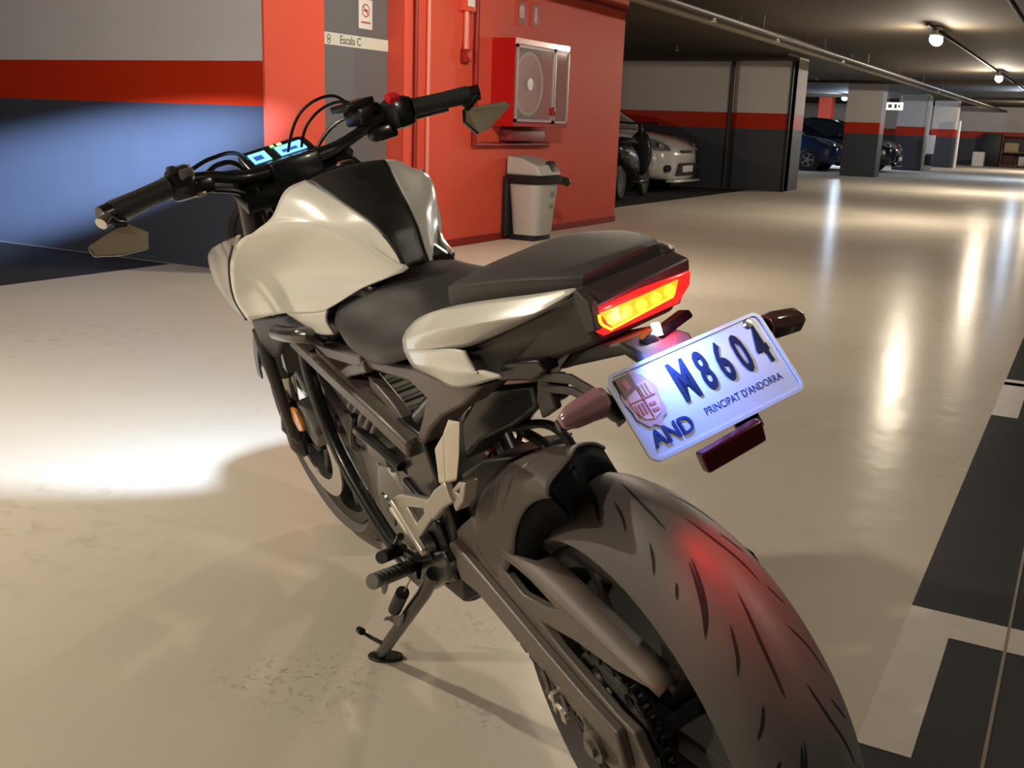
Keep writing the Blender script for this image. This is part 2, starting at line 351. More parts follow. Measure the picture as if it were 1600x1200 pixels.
for x, y, z, lb in SPR:
    r = empty('sprinkler_head', (x, y, z)); tag(r, lb, 'sprinkler', 'sprinkler heads')
    MB().cyl((0, 0, 0.04), (0, 0, -0.02), 0.016, 12).build('body', M['steel'], r)
    MB().lathe([(0.0001, -0.03), (0.03, -0.028), (0.034, -0.02), (0.02, -0.012), (0.0001, -0.012)], (0, 0, -0.004), (0, 0, 1), 16).build('deflector', M['sign_white'], r)

# red wall: conduits, switch, fire cabinet, signs, bin
XW = -4.508
pipe('wall_conduit', [(XW + 0.018, 6.625, 0.0), (XW + 0.018, 6.625, 2.13)], 0.018, M['dred'], 'dark red upright strip standing in for the shade beside the door frame', 'conduit')  # dark strip modelled in place of the shaded gap by the frame
pipe('wall_conduit', [(XW + 0.018, 6.79, 0.0), (XW + 0.018, 6.79, 2.13)], 0.016, mat('pink_conduit', (0.78, 0.25, 0.18), 0.35), 'pale red vertical conduit left of the fire cabinet', 'conduit')
r = empty('pull_station', (XW, 7.30, 1.49)); tag(r, 'red painted alarm box with its conduit left of the fire cabinet', 'alarm box')
MB().box((0.03, 0.0, 0.0), (0.06, 0.075, 0.10), bev=0.006).build('lower_box', M['dred'], r)
MB().cyl((0.055, 0, 0.005), (0.072, 0, 0.005), 0.024, 18).build('push_button', M['red'], r)
MB().tube([(0.03, 0, 0.05), (0.03, 0, 0.33)], 0.022, 12, smooth=1).build('conduit', mat('pinkish_tube', (0.75, 0.22, 0.16), 0.3), r)
MB().box((0.035, 0.0, 0.40), (0.07, 0.16, 0.14), bev=0.006).build('upper_box', M['red'], r)
MB().box((0.0715, 0.0, 0.40), (0.003, 0.10, 0.07)).build('cover_plate', M['sign_white'], r)
pipe('riser_pipe', [(XW + 0.03, 7.46, 2.13), (XW + 0.03, 7.46, 0.812), (XW + 0.03, 8.78, 0.812)], 0.024, M['dred'], 'dark red water pipe running down and under the fire cabinet')
c = empty('fire_cabinet', (XW + 0.002, 8.26, 0.97)); tag(c, 'red fire hose cabinet with two glazed doors on the red wall', 'fire cabinet')
bx = MB(); D = 0.215
bx.box((0.006, 0, 0.345), (0.012, 1.0, 0.70)); bx.box((D / 2, -0.495, 0.345), (D, 0.012, 0.70)); bx.box((D / 2, 0.495, 0.345), (D, 0.012, 0.70)); bx.box((D / 2, 0, 0.002), (D, 1.0, 0.012)); bx.box((D / 2, 0, 0.688), (D, 1.0, 0.012)); bx.box((D / 2, 0.20, 0.345), (D - 0.02, 0.012, 0.68))
bx.box((D - 0.004, 0, 0.675), (0.014, 1.0, 0.045)); bx.box((D - 0.004, 0, 0.012), (0.014, 1.0, 0.03))
bx.build('body', M['box_red'], c)
def door_frame(y0, y1, z0, z1, t=0.022):
    f = MB()
    for (a, b, p, q) in ((y0, y1, z0, z0 + t), (y0, y1, z1 - t, z1), (y0, y0 + t, z0, z1), (y1 - t, y1, z0, z1)): f.box((D + 0.009, (a + b) / 2, (p + q) / 2), (0.016, b - a, q - p))
    return f
f1 = door_frame(-0.485, 0.19, 0.035, 0.645).build('door', mat('cabinet_frame', (0.36, 0.25, 0.25), 0.45, 0.2), c)
MB().box((D + 0.006, -0.147, 0.34), (0.004, 0.64, 0.57)).build('pane', M['glass'], f1)
f2 = door_frame(0.205, 0.485, 0.03, 0.655).build('door', mat('narrow_door_frame', (0.34, 0.27, 0.25), 0.4, 0.3), c)
MB().box((D + 0.006, 0.345, 0.34), (0.004, 0.25, 0.59)).build('pane', M['glass'], f2)
reel = MB().lathe([(0.05, 0.0), (0.27, 0.0), (0.27, 0.01), (0.09, 0.012), (0.09, 0.10), (0.27, 0.102), (0.27, 0.112), (0.05, 0.112)], (0.05, -0.15, 0.345), (1, 0, 0), 40, closed=True).build('hose_reel', M['hose'], c)
MB().cyl((0.16, -0.15, 0.345), (0.18, -0.15, 0.345), 0.05, 24).build('hub', M['steel'], reel)
hz = MB()
for k in range(4): hz.lathe([(0.25 - 0.018 * math.sin(a), 0.018 * math.cos(a)) for a in [2 * math.pi * q / 8 for q in range(8)]], (0.075 + 0.027 * k, -0.15, 0.345), (1, 0, 0), 40, closed=True)
hz.build('hose', mat('white_hose', (0.52, 0.30, 0.29), 0.7), reel)
MB().lathe([(0.0001, 0.0), (0.034, 0.0), (0.038, 0.02), (0.028, 0.032), (0.0001, 0.034)], (D + 0.016, 0.165, 0.13), (1, 0, 0), 20).build('knob', M['box_red'], c)
MB().cyl((0.10, 0.36, 0.05), (0.10, 0.36, 0.40), 0.055, 20).cyl((0.10, 0.36, 0.40), (0.10, 0.36, 0.45), 0.03, 14, 0.02).build('extinguisher', mat('dark_cylinder', (0.05, 0.055, 0.06), 0.35), c)
lb_ = MB().box((0.06, -0.04, -0.078), (0.12, 0.62, 0.09), bev=0.004).build('lower_housing', mat('maroon_metal', (0.22, 0.03, 0.025), 0.5), c)
for (y, kind, lb) in ((8.24, 0, 'red fire hose sign, left one of the pair above the cabinet'), (8.49, 1, 'red fire alarm sign, right one of the pair above the cabinet')):
    s = MB().box((XW + 0.003, y, 1.91), (0.006, 0.185, 0.215), bev=0.001).build('wall_sign', M['red']); tag(s, lb, 'sign', 'fire signs')
    MB().box((XW + 0.0068, y, 1.91), (0.001, 0.145, 0.18)).build('panel', M['sign_red'], s)
    pg = MB()
    if kind == 0: pg.lathe([(0.0001, 0), (0.045, 0), (0.045, 0.001), (0.0001, 0.001)], (XW + 0.0075, y - 0.005, 1.925), (1, 0, 0), 24).box((XW + 0.008, y + 0.0, 1.89), (0.001, 0.075, 0.05))
    else: pg.box((XW + 0.008, y, 1.91), (0.001, 0.045, 0.13), bev=0.0002)
    pg.build('pictogram', mat('sign_pink', (0.80, 0.42, 0.36), 0.5), s)
# grey litter bin
b = empty('litter_bin', (XW + 0.20, 8.21, 0.0)); tag(b, 'grey litter bin with black rim and hooded lid by the red wall', 'bin')
bm_g = mat('bin_grey', (0.46, 0.43, 0.38), 0.45, var=0.05)
secs = []
for z, wx, wy in ((0.05, 0.135, 0.165), (0.10, 0.14, 0.17), (0.35, 0.155, 0.20), (0.50, 0.165, 0.225)):
    secs.append([(wx * (abs(math.cos(a)) ** 0.5) * (1 if math.cos(a) >= 0 else -1), wy * (abs(math.sin(a)) ** 0.5) * (1 if math.sin(a) >= 0 else -1), z) for a in [2 * math.pi * k / 28 for k in range(28)]])
MB().loft(secs).build('body', bm_g, b)
MB().box((-0.165, 0, 0.29), (0.05, 0.44, 0.52), bev=0.01).build('back_panel', M['black'], b)
secs = []
for z, wx, wy, dx in ((0.485, 0.17, 0.23, 0), (0.50, 0.19, 0.255, 0.0), (0.535, 0.205, 0.27, 0.01), (0.56, 0.19, 0.25, 0.0)):
    secs.append([(dx + wx * (abs(math.cos(a)) ** 0.6) * (1 if math.cos(a) >= 0 else -1), wy * (abs(math.sin(a)) ** 0.6) * (1 if math.sin(a) >= 0 else -1), z) for a in [2 * math.pi * k / 28 for k in range(28)]])
MB().loft(secs).build('rim', M['black'], b)
MB().tube([(0.10, 0.20, 0.52), (0.16, 0.33, 0.50), (0.14, 0.36, 0.465)], [0.04, 0.035, 0.015], 10).build('bag_fold', mat('bin_bag', (0.02, 0.022, 0.021), 0.3), b)
MB().slab([(-0.17, -0.2, 0.56), (0.17, -0.2, 0.56), (0.12, -0.2, 0.645), (-0.02, -0.2, 0.70), (-0.17, -0.2, 0.72)], (0, 0.40, 0)).build('hood', bm_g, b, bevel=0.015)
MB().box((0.117, 0.11, 0.632), (0.03, 0.15, 0.11), rot=Matrix.Rotation(R(-30), 3, 'Y'), bev=0.015).build('flap', M['black'], b)
MB().box((0.158, 0.05, 0.40), (0.004, 0.08, 0.05)).box((0.153, 0.05, 0.30), (0.004, 0.09, 0.035)).build('sticker', mat('sticker_grey', (0.22, 0.24, 0.22), 0.5), b)
MB().box((-0.02, 0, 0.025), (0.25, 0.30, 0.05), bev=0.006).build('foot', M['black'], b)

# things far down the aisle
pipe('downpipe', [(-4.735, 18.2, 0.0), (-4.735, 18.2, 2.24)], 0.022, M['black'], 'black vertical pipe on the corner of the bay wall')
pipe('downpipe', [(-5.82, 18.36, 0.0), (-5.82, 18.36, 2.2)], 0.035, M['pipe'], 'brown upright bar standing in for a shadow line on the bay wall behind the hatchback')  # solid bar in place of a dark shadow line on the wall
pipe('downpipe', [(-4.72, 34.4, 0.0), (-4.72, 34.4, 2.2)], 0.05, M['sign_white'], 'pale vertical pipe beside the middle blue column')
pipe('downpipe', [(-4.46, 39.9, 0.0), (-4.46, 39.9, 1.6)], 0.05, M['sign_white'], 'pale vertical pipe beside the farthest column')
x_ = empty('utility_box', (-4.56, 34.2, 0.0)); tag(x_, 'white upright box with black base beside the middle column', 'box')
MB().box((0, 0, 0.80), (0.22, 0.18, 0.55), bev=0.015).build('case', M['sign_white'], x_); MB().box((0, 0, 0.33), (0.2, 0.16, 0.3), bev=0.01).build('base', M['black'], x_); MB().box((0, 0, 0.09), (0.16, 0.14, 0.18)).build('post', M['steel'], x_)
e = MB().box((-5.02, 30.0, 1.775), (0.42, 0.06, 0.19), bev=0.006).build('lit_sign', mat('lit_sign_face', (0.9, 0.9, 0.9), 0.5, emit=(1.0, 0.95, 0.88), estr=1.6)); tag(e, 'small white lit sign hanging right of the cream column', 'sign')
MB().box((-5.13, 29.968, 1.775), (0.10, 0.004, 0.10)).box((-4.99, 29.968, 1.775), (0.07, 0.004, 0.12)).box((-4.90, 29.968, 1.775), (0.05, 0.004, 0.08)).build('pictogram', mat('sign_grey', (0.3, 0.3, 0.3), 0.6), e)
MB().box((-5.18, 30, 2.06), (0.015, 0.015, 0.38)).box((-4.86, 30, 2.06), (0.015, 0.015, 0.38)).build('hanger', M['steel'], e)
wbx = MB().box((-4.15, 44.6, 0.27), (0.42, 0.4, 0.54), bev=0.02).build('white_crate', M['sign_white']); tag(wbx, 'small white crate at the foot of the far wall', 'crate')
sh = empty('storage_shelf', (-3.0, 45.5, 0.0)); tag(sh, 'brown storage shelf with boxes against the far wall', 'shelf')
brn = mat('brown_board', (0.22, 0.10, 0.06), 0.6)
MB().box((-0.43, 0, 0.6), (0.04, 0.5, 1.2)).box((0.43, 0, 0.6), (0.04, 0.5, 1.2)).box((0, 0, 0.05), (0.82, 0.5, 0.04)).box((0, 0, 0.55), (0.82, 0.5, 0.04)).box((0, 0, 1.18), (0.82, 0.5, 0.04)).build('carcass', brn, sh)
MB().box((-0.18, 0, 0.25), (0.4, 0.4, 0.36), bev=0.01).build('carton', mat('maroon_carton', (0.10, 0.03, 0.035), 0.7), sh)
MB().box((-0.1, 0, 0.74), (0.5, 0.4, 0.34), bev=0.01).build('carton', mat('tan_carton', (0.52, 0.40, 0.25), 0.7), sh)
MB().box((0.30, 0, 0.24), (0.2, 0.4, 0.34), bev=0.01).build('carton', M['cream'], sh)
ld = MB().box((-3.83, 45.5, 0.62), (0.7, 0.6, 1.24), bev=0.02).build('dark_cupboard', M['black']); tag(ld, 'black cupboard left of the brown shelf at the far wall', 'cupboard')

# ------------------------------------------------------------------ cars and scooter
def hatchback(body, label, loc, rz):
    r = empty('hatchback_car', loc, rz); tag(r, label, 'car')
    # local: x forward, front bumper at x = 0, y left, z up
    def sec(x, hw, zs, zb, zt, tw):
        # lower body half profile -> closed loop; zs shoulder, zt top, tw half width at top
        p = [(hw * 0.90, zb), (hw * 0.985, zb + 0.10), (hw, zb + 0.28), (hw * 0.985, zs - 0.10), (hw * 0.95, zs), (tw, zt - 0.025), (tw * 0.8, zt), (tw * 0.35, zt + 0.012)]
        return [Vector((x, y, z)) for y, z in p] + [Vector((x, -y, z)) for y, z in reversed(p)]
    S = [sec(0.0, 0.42, 0.54, 0.22, 0.60, 0.36), sec(-0.05, 0.64, 0.60, 0.19, 0.69, 0.56), sec(-0.16, 0.77, 0.68, 0.17, 0.77, 0.66), sec(-0.40, 0.83, 0.77, 0.18, 0.86, 0.70), sec(-0.85, 0.85, 0.86, 0.22, 0.93, 0.70),
         sec(-1.15, 0.85, 0.90, 0.2, 0.965, 0.69), sec(-1.5, 0.85, 0.92, 0.2, 0.97, 0.70), sec(-2.4, 0.85, 0.94, 0.2, 0.97, 0.70), sec(-3.3, 0.85, 0.95, 0.22, 0.98, 0.69), sec(-3.75, 0.81, 0.93, 0.24, 0.98, 0.62), sec(-3.93, 0.72, 0.85, 0.28, 0.92, 0.55)]
    for q in S: pass
    b = MB().loft(S).build('body', body, r, sub=1)
    # roof and glasshouse
    def gs(x, z, w, wt, zt): return [Vector((x, w, z)), Vector((x, wt, zt)), Vector((x, wt * 0.5, zt + 0.02)), Vector((x, -wt * 0.5, zt + 0.02)), Vector((x, -wt, zt)), Vector((x, -w, z))]
    G = [gs(-1.05, 0.94, 0.68, 0.62, 0.95), gs(-1.55, 0.95, 0.72, 0.585, 1.24), gs(-1.95, 0.95, 0.73, 0.56, 1.38), gs(-2.5, 0.95, 0.73, 0.555, 1.425), gs(-3.2, 0.95, 0.72, 0.54, 1.38), gs(-3.6, 0.95, 0.68, 0.52, 1.28), gs(-3.85, 0.93, 0.62, 0.52, 0.98)]
    MB().loft(G).build('glasshouse', M['cglass'], r)
    MB().loft([[p + Vector((0, 0, 0.006)) for p in q[1:5]] for q in G[2:6]], closed=False).build('roof', body, r, thick=0.02)
    for s in (1, -1): MB().tube([(-1.05, s * 0.66, 0.955), (-1.55, s * 0.60, 1.25), (-1.95, s * 0.565, 1.385), (-2.5, s * 0.56, 1.43)], 0.028, 8).build('pillar', body, r)
    for s in (1, -1):
        h = MB().slab([(-0.24, s * 0.845, 0.685), (-0.12, s * 0.72, 0.655), (-0.07, s * 0.60, 0.65), (-0.13, s * 0.58, 0.72), (-0.34, s * 0.72, 0.81), (-0.62, s * 0.815, 0.87), (-0.60, s * 0.845, 0.83)], (0.035, s * 0.012, 0.012)).build('headlight', M['clamp'], r, bevel=0.008)
        MB().lathe([(0.0001, 0), (0.05, 0.0), (0.055, 0.02), (0.0001, 0.03)], (-0.17, s * 0.745, 0.735), (0.8, s * 0.45, 0.35), 18).build('lens', M['steel'], h)
        MB().cyl((-0.10, s * 0.66, 0.385), (-0.03, s * 0.69, 0.385), 0.055, 18).build('fog_light', M['black'], r)
        MB().box((-1.5, s * 0.89, 0.98), (0.12, 0.14, 0.11), bev=0.03).build('door_mirror', body, r)
    g = MB().slab([(0.012, 0.34, 0.47), (0.012, -0.34, 0.47), (-0.005, -0.46, 0.27), (-0.005, 0.46, 0.27)], (0.02, 0, 0)).build('grille', M['black'], r, bevel=0.01)
    MB().box((0.03, 0, 0.375), (0.012, 0.46, 0.10), bev=0.003).build('number_plate', M['sign_white'], g)
    MB().slab([(-0.005, 0.22, 0.625), (-0.005, -0.22, 0.625), (-0.03, -0.25, 0.665), (-0.03, 0.25, 0.665)], (0.02, 0, 0)).build('upper_grille', M['black'], r)
    MB().box((-0.03, 0, 0.185), (0.16, 1.2, 0.04), bev=0.015).build('splitter', body, r)
    for x in (-0.82, -3.30):
        for s in (1, -1):
            MB().lathe([(0.05, 0), (0.345, 0.0), (0.345, 0.012), (0.05, 0.012)], (x, s * 0.848 - (0.006), 0.30), (0, 1, 0), 36, closed=True).build('wheel_arch', M['black'], r)
            t = MB().lathe([(0.18, -0.09), (0.27, -0.09), (0.297, -0.07), (0.30, 0.0), (0.297, 0.07), (0.27, 0.09), (0.18, 0.09)], (x, s * 0.775, 0.30), (0, 1, 0), 40, closed=True).build('wheel', M['black'], r)
            rim = MB().lathe([(0.0001, -0.02), (0.05, -0.02), (0.05, 0.02), (0.0001, 0.02)], (x, s * 0.84, 0.30), (0, s, 0), 20)
            for k in range(5):
                a = 2 * math.pi * k / 5; rim.box((x + 0.10 * math.cos(a), s * 0.845, 0.30 + 0.10 * math.sin(a)), (0.17, 0.025, 0.04), rot=Matrix.Rotation(-a, 3, 'Y'))
            rim.lathe([(0.165, -0.02), (0.19, -0.02), (0.19, 0.02), (0.165, 0.02)], (x, s * 0.84, 0.30), (0, s, 0), 36, closed=True).build('rim', M['steel'], t)
    return r
M['cglass'] = mat('car_window_glass', (0.02, 0.025, 0.028), 0.06, coat=0.5)
M['clamp'] = mat('headlamp_glass', (0.16, 0.17, 0.17), 0.08, coat=1.0)
hatchback(mat('white_car_paint', (0.70, 0.69, 0.66), 0.25, coat=0.8, var=0.04), 'white hatchback parked nose out behind the red stairwell', (-5.84, 16.38, 0), 0.0)
hatchback(mat('blue_car_paint', (0.012, 0.028, 0.075), 0.22, coat=0.9), 'dark blue hatchback parked left of the cream column', (-6.20, 30.2, 0), 0.0)
hatchback(mat('black_car_paint', (0.008, 0.009, 0.014), 0.25, coat=0.9), 'black car half hidden between the cream and the blue column', (-5.05, 32.0, 0), 0.0)

s = empty('parked_scooter', (-5.76, 13.3, 0), R(97)); tag(s, 'black scooter parked at the edge of the red stairwell, before the white car', 'scooter')
blk = mat('black_scooter_plastic', (0.010, 0.010, 0.011), 0.35, coat=0.4)
def rnd(x, wy, z0, z1): return [Vector((x, wy * math.cos(a), (z0 + z1) / 2 + (z1 - z0) / 2 * math.sin(a))) for a in [2 * math.pi * k / 16 for k in range(16)]]
MB().loft([rnd(0.0, 0.05, 0.66, 0.76), rnd(0.08, 0.13, 0.50, 0.80), rnd(0.35, 0.18, 0.36, 0.80), rnd(0.65, 0.18, 0.28, 0.78), rnd(0.85, 0.14, 0.22, 0.5)]).build('body', blk, s, sub=1)
MB().loft([rnd(0.02, 0.10, 0.76, 0.82), rnd(0.15, 0.16, 0.76, 0.87), rnd(0.5, 0.17, 0.75, 0.86), rnd(0.8, 0.12, 0.74, 0.80)]).build('seat', M['black'], s, sub=1)
MB().box((1.0, 0, 0.24), (0.5, 0.34, 0.06), bev=0.02).build('footboard', blk, s)
MB().loft([rnd(1.22, 0.20, 0.25, 0.95), rnd(1.30, 0.19, 0.3, 0.98), rnd(1.38, 0.08, 0.4, 0.9)]).build('leg_shield', blk, s, sub=1)
MB().tube([(1.25, 0, 0.9), (1.18, 0, 1.05)], 0.03).tube([(1.12, -0.30, 1.06), (1.18, 0, 1.05), (1.12, 0.30, 1.06)], 0.016).build('handlebar', M['black'], s)
for x, nm in ((0.22, 'rear_wheel'), (1.48, 'front_wheel')):
    t = MB().lathe([(0.14, -0.05), (0.21, -0.055), (0.245, -0.02), (0.25, 0.0), (0.245, 0.02), (0.21, 0.055), (0.14, 0.05)], (x, 0, 0.25), (0, 1, 0), 32, closed=True).build(nm, M['black'], s)
    MB().lathe([(0.0001, -0.03), (0.14, -0.045), (0.145, 0.045), (0.0001, 0.03)], (x, 0, 0.25), (0, 1, 0), 24).build('rim', mat('scooter_rim', (0.08, 0.08, 0.08), 0.4, 0.4), t)
MB().tube([(1.30, 0, 0.7), (1.46, 0, 0.27)], 0.035).build('fork', M['black'], s)
MB().box((-0.045, 0, 0.42), (0.008, 0.21, 0.12), rot=Matrix.Rotation(R(-12), 3, 'Y'), bev=0.002).build('number_plate', mat('grey_plate', (0.35, 0.34, 0.34), 0.5), s)
MB().tube([(0.12, 0, 0.62), (-0.02, 0, 0.52), (-0.03, 0, 0.30)], [0.05, 0.04, 0.03], 8).build('mudguard', blk, s)
MB().box((-0.005, 0, 0.71), (0.03, 0.16, 0.04), bev=0.008).build('tail_light', M['clamp'], s)
for q in (1, -1): MB().box((0.0, q * 0.15, 0.60), (0.05, 0.06, 0.025), bev=0.008).build('turn_signal', M['clamp'], s)

# ------------------------------------------------------------------ motorcycle (local axes: x forward from the rear axle, y left, z up)
BIKE = empty('motorcycle'); BIKE.matrix_world = Matrix(((-0.8318, -0.5348, -0.1487, -0.3247), (0.5551, -0.8014, -0.2229, 1.2018), (0.0000, -0.2679, 0.9634, 0.0000), (0.0000, 0.0000, 0.0000, 1.0000)))
tag(BIKE, 'white and black naked motorcycle leaning on its side stand in the foreground', 'motorcycle')
RAKE = R(24.2); SA = Vector((-math.sin(RAKE), 0, math.cos(RAKE))); SO = Vector((1.435, 0, 0)); SD = R(5.25)
SM = Matrix.Translation(SO) @ Matrix.Rotation(SD, 4, SA) @ Matrix.Translation(-SO)
def St(p): return SM @ Vector(p)
def Sl(L): return [St(p) for p in L]
def sst(z): t = min(1, max(0, (z - 0.45) / 0.25)); return t * t * (3 - 2 * t)
KT = 0.06
def tw(p): p = Vector(p); return Vector((p.x, p.y, p.z - KT * p.y * sst(p.z)))
def mir(p): p = Vector(p); return Vector((p.x, -p.y, p.z + 2 * KT * p.y * sst(p.z)))
def mirg(G): return [[mir(p) for p in g] for g in G]
W = {}
W['pearl'] = mat('pearl_white_paint', (0.78, 0.77, 0.715), 0.28, coat=0.6, var=0.02)
W['matt'] = mat('matt_black_panel', (0.015, 0.013, 0.012), 0.55, bump=0.05, bscale=500)
W['seat'] = mat('black_seat_vinyl', (0.040, 0.037, 0.039), 0.46, bump=0.12, bscale=900)
W['seat2'] = mat('grained_seat_top', (0.050, 0.044, 0.043), 0.62, bump=0.25, bscale=700)
W['plast'] = mat('dark_textured_plastic', (0.05, 0.045, 0.043), 0.5, bump=0.12, bscale=700)
W['hug'] = mat('grey_brown_hugger_plastic', (0.11, 0.096, 0.088), 0.5, bump=0.12, bscale=500)
W['arm'] = mat('satin_grey_swingarm_paint', (0.16, 0.138, 0.122), 0.42, 0.25, var=0.10, vscale=30)
W['framep'] = mat('bronze_grey_frame_paint', (0.135, 0.114, 0.102), 0.4, 0.2)
W['blk'] = mat('gloss_black_part', (0.010, 0.010, 0.011), 0.3, coat=0.3)
W['rub'] = mat('tyre_rubber', (0.112, 0.101, 0.097), 0.52, var=0.15, vscale=20, bump=0.10, bscale=300)
W['groove'] = mat('tread_groove', (0.006, 0.006, 0.006), 0.8)
W['grip'] = mat('grip_rubber', (0.022, 0.021, 0.021), 0.62, bump=0.4, bscale=700)
W['alu'] = mat('cast_aluminium', (0.62, 0.58, 0.52), 0.33, 0.75)
W['alu2'] = mat('dull_engine_alloy', (0.24, 0.23, 0.21), 0.42, 0.7, var=0.1, vscale=40)
W['rim'] = mat('black_wheel_paint', (0.018, 0.017, 0.017), 0.35, 0.2)
W['spoke'] = mat('grey_spoke_paint', (0.10, 0.098, 0.092), 0.4, 0.3)
W['dull'] = mat('dull_black_plastic', (0.006, 0.006, 0.007), 0.8, spec=0.06)
W['chain'] = mat('chain_steel', (0.05, 0.048, 0.045), 0.4, 0.8)
W['chrome'] = mat('bright_metal', (0.75, 0.74, 0.72), 0.18, 0.95)
W['mirr'] = mat('mirror_glass', (0.27, 0.225, 0.16), 0.28, 0.35)  # brown reflection of the garage painted in as diffuse glass colour
W['silver'] = mat('silver_grey_shroud', (0.44, 0.425, 0.39), 0.33, 0.2, coat=0.4)
W['orange'] = mat('orange_reflector', (0.75, 0.28, 0.03), 0.25, coat=0.5)
W['redref'] = mat('dark_red_reflector', (0.075, 0.006, 0.008), 0.22, coat=0.6)
W['clear_redlit'] = mat('redlit_clear_lens', (0.58, 0.30, 0.36), 0.14, trans=0.4, coat=0.6)  # red glow of the tail light painted into the lens colour
W['redbtn'] = mat('red_switch', (0.62, 0.01, 0.02), 0.4)
W['lcd'] = mat('lit_blue_display', (0.05, 0.1, 0.2), 0.3, emit=(0.18, 0.55, 1.0), estr=1.5)
W['lcd2'] = mat('display_segments', (0.02, 0.04, 0.1), 0.3, emit=(0.02, 0.10, 0.45), estr=0.8)
W['grn'] = mat('green_telltale', (0.02, 0.2, 0.05), 0.3, emit=(0.35, 1.0, 0.25), estr=1.2)
W['tred'] = mat('red_lamp_lens', (0.6, 0.01, 0.01), 0.15, emit=(1.0, 0.012, 0.010), estr=1.5, coat=0.5)
W['tamb'] = mat('lit_tail_lamp', (0.9, 0.2, 0.02), 0.3, emit=(1.0, 0.24, 0.008), estr=1.6)
W['tyel'] = mat('tail_lamp_diode', (1.0, 0.5, 0.05), 0.3, emit=(1.0, 0.36, 0.02), estr=1.7)
W['led'] = mat('white_lamp_diode', (0.9, 0.9, 1.0), 0.3, emit=(0.75, 0.85, 1.0), estr=25.0)

# --- rear wheel
AX = Vector((0, 0, 0.306))
def prof(y): return 0.306 - 0.055 * (abs(y) / 0.075) ** 2
def wheel_pt(th, y, r, ax=AX): return Vector((ax.x - r * math.cos(R(th)), y, ax.z + r * math.sin(R(th))))
rw = MB().lathe([(0.205, -0.052), (0.222, -0.054), (0.234, -0.050), (0.234, -0.044), (0.220, -0.040), (0.205, -0.02), (0.20, 0), (0.205, 0.02), (0.220, 0.040), (0.234, 0.044), (0.234, 0.050), (0.222, 0.054), (0.205, 0.052), (0.196, 0.03), (0.19, 0), (0.196, -0.03)], AX, (0, 1, 0), 96, closed=True).build('rear_wheel', W['rim'], BIKE)
ty = MB(); ys = [0.075 * math.sin(R(a)) for a in range(-90, 91, 6)]
P_ = [(0.234, -0.052), (0.241, -0.061), (0.247, -0.071)] + [(prof(y), y) for y in ys] + [(0.247, 0.071), (0.241, 0.061), (0.234, 0.052), (0.226, 0.04), (0.226, -0.04)]
ty.lathe(P_, AX, (0, 1, 0), 160, closed=True)
ty.mi = 1
def groove(mb, pts, wid, prof_, ax):
    Q = crow([Vector((a, b, 0)) for a, b in pts], 6) if len(pts) > 2 else [Vector((*pts[0], 0)).lerp(Vector((*pts[1], 0)), t / 8) for t in range(9)]
    V = []; n = len(Q)
    for i, q in enumerate(Q):
        d = Q[min(i + 1, n - 1)] - Q[max(i - 1, 0)]; d = Vector((R(d.x) * 0.3, d.y, 0)); d.normalize()
        h = wid * (1 - abs(2 * i / (n - 1) - 1) ** 3) + 0.0002
        for s in (1, -1):
            th = q.x - s * d.y * h / 0.3 * 57.3; y = q.y + s * d.x * h
            V.append(wheel_pt(th, y, prof_(y) + 0.0005, ax))
    mb.add(V, [(2 * i, 2 * i + 1, 2 * i + 3, 2 * i + 2) for i in range(n - 1)])
PAT = [[(94.5, 0.001), (83.7, 0.011), (73.8, 0.016)], [(65.4, 0.017), (58.9, 0.028), (54.6, 0.037), (51.1, 0.047)], [(90.2, 0.026), (84.6, 0.035), (81.2, 0.043)], [(105.0, 0.021), (96.6, 0.036), (90.3, 0.050)], [(74.4, 0.036), (70.9, 0.044), (68.3, 0.052)], [(63.4, 0.042), (60.5, 0.050)]]
PATR = [[(74.3, -0.012), (67.6, -0.019), (60.4, -0.030), (55.2, -0.034)], [(45.1, -0.030), (39.1, -0.045), (33.0, -0.053)], [(69.0, -0.036), (63.0, -0.050)], [(54.0, -0.040), (49.0, -0.052)]]
for k in range(9):
    for g in PAT + PATR: groove(ty, [(a + 40 * k, b) for a, b in g], 0.0013, prof, AX)
ty.build('tire', [W['rub'], W['groove']], rw)
sp = MB()
for k in range(5):
    a = 72 * k + 62
    for s in (-1, 1):
        pts = [wheel_pt(a, 0.0, 0.05), wheel_pt(a + s * 4, 0.0, 0.11), wheel_pt(a + s * 13, 0.0, 0.2)]
        secs = []
        for p, hw, hy in zip(pts, (0.020, 0.013, 0.012), (0.032, 0.022, 0.026)):
            rad = (p - AX).normalized(); tg = Vector((0, 1, 0)).cross(rad)
            secs.append([p + tg * hw + Vector((0, hy, 0)), p - tg * hw + Vector((0, hy, 0)), p - tg * hw * 1.2 - Vector((0, hy, 0)), p + tg * hw * 1.2 - Vector((0, hy, 0))])
        sp.loft(secs)
sp.build('spokes', W['spoke'], rw, bevel=0.004)
MB().lathe([(0.012, -0.075), (0.03, -0.07), (0.05, -0.045), (0.055, 0), (0.05, 0.04), (0.045, 0.062), (0.012, 0.066)], AX, (0, 1, 0), 40).build('hub', W['rim'], rw)
spk = MB(); NT = 49
lp = []
for k in range(NT * 4):
    a = 360 * k / (NT * 4); lp.append(wheel_pt(a, 0.069, 0.0965 if k % 4 in (0, 1) else 0.103))
hl = []
for k in range(6):
    c_ = wheel_pt(60 * k, 0.069, 0.073); hl.append([c_ + Vector((0.013 * math.cos(q), 0, 0.013 * math.sin(q))) for q in [2 * math.pi * j / 12 for j in range(12)]])
spk.slab(lp, (0, 0.007, 0), holes=hl)
so = spk.build('sprocket', W['alu2'], rw)
bl = MB()
for k in range(5): p = wheel_pt(72 * k + 30, 0.076, 0.053); bl.cyl(p, p + Vector((0, 0.008, 0)), 0.008, 6)
bl.build('sprocket_bolts', W['chrome'], rw)
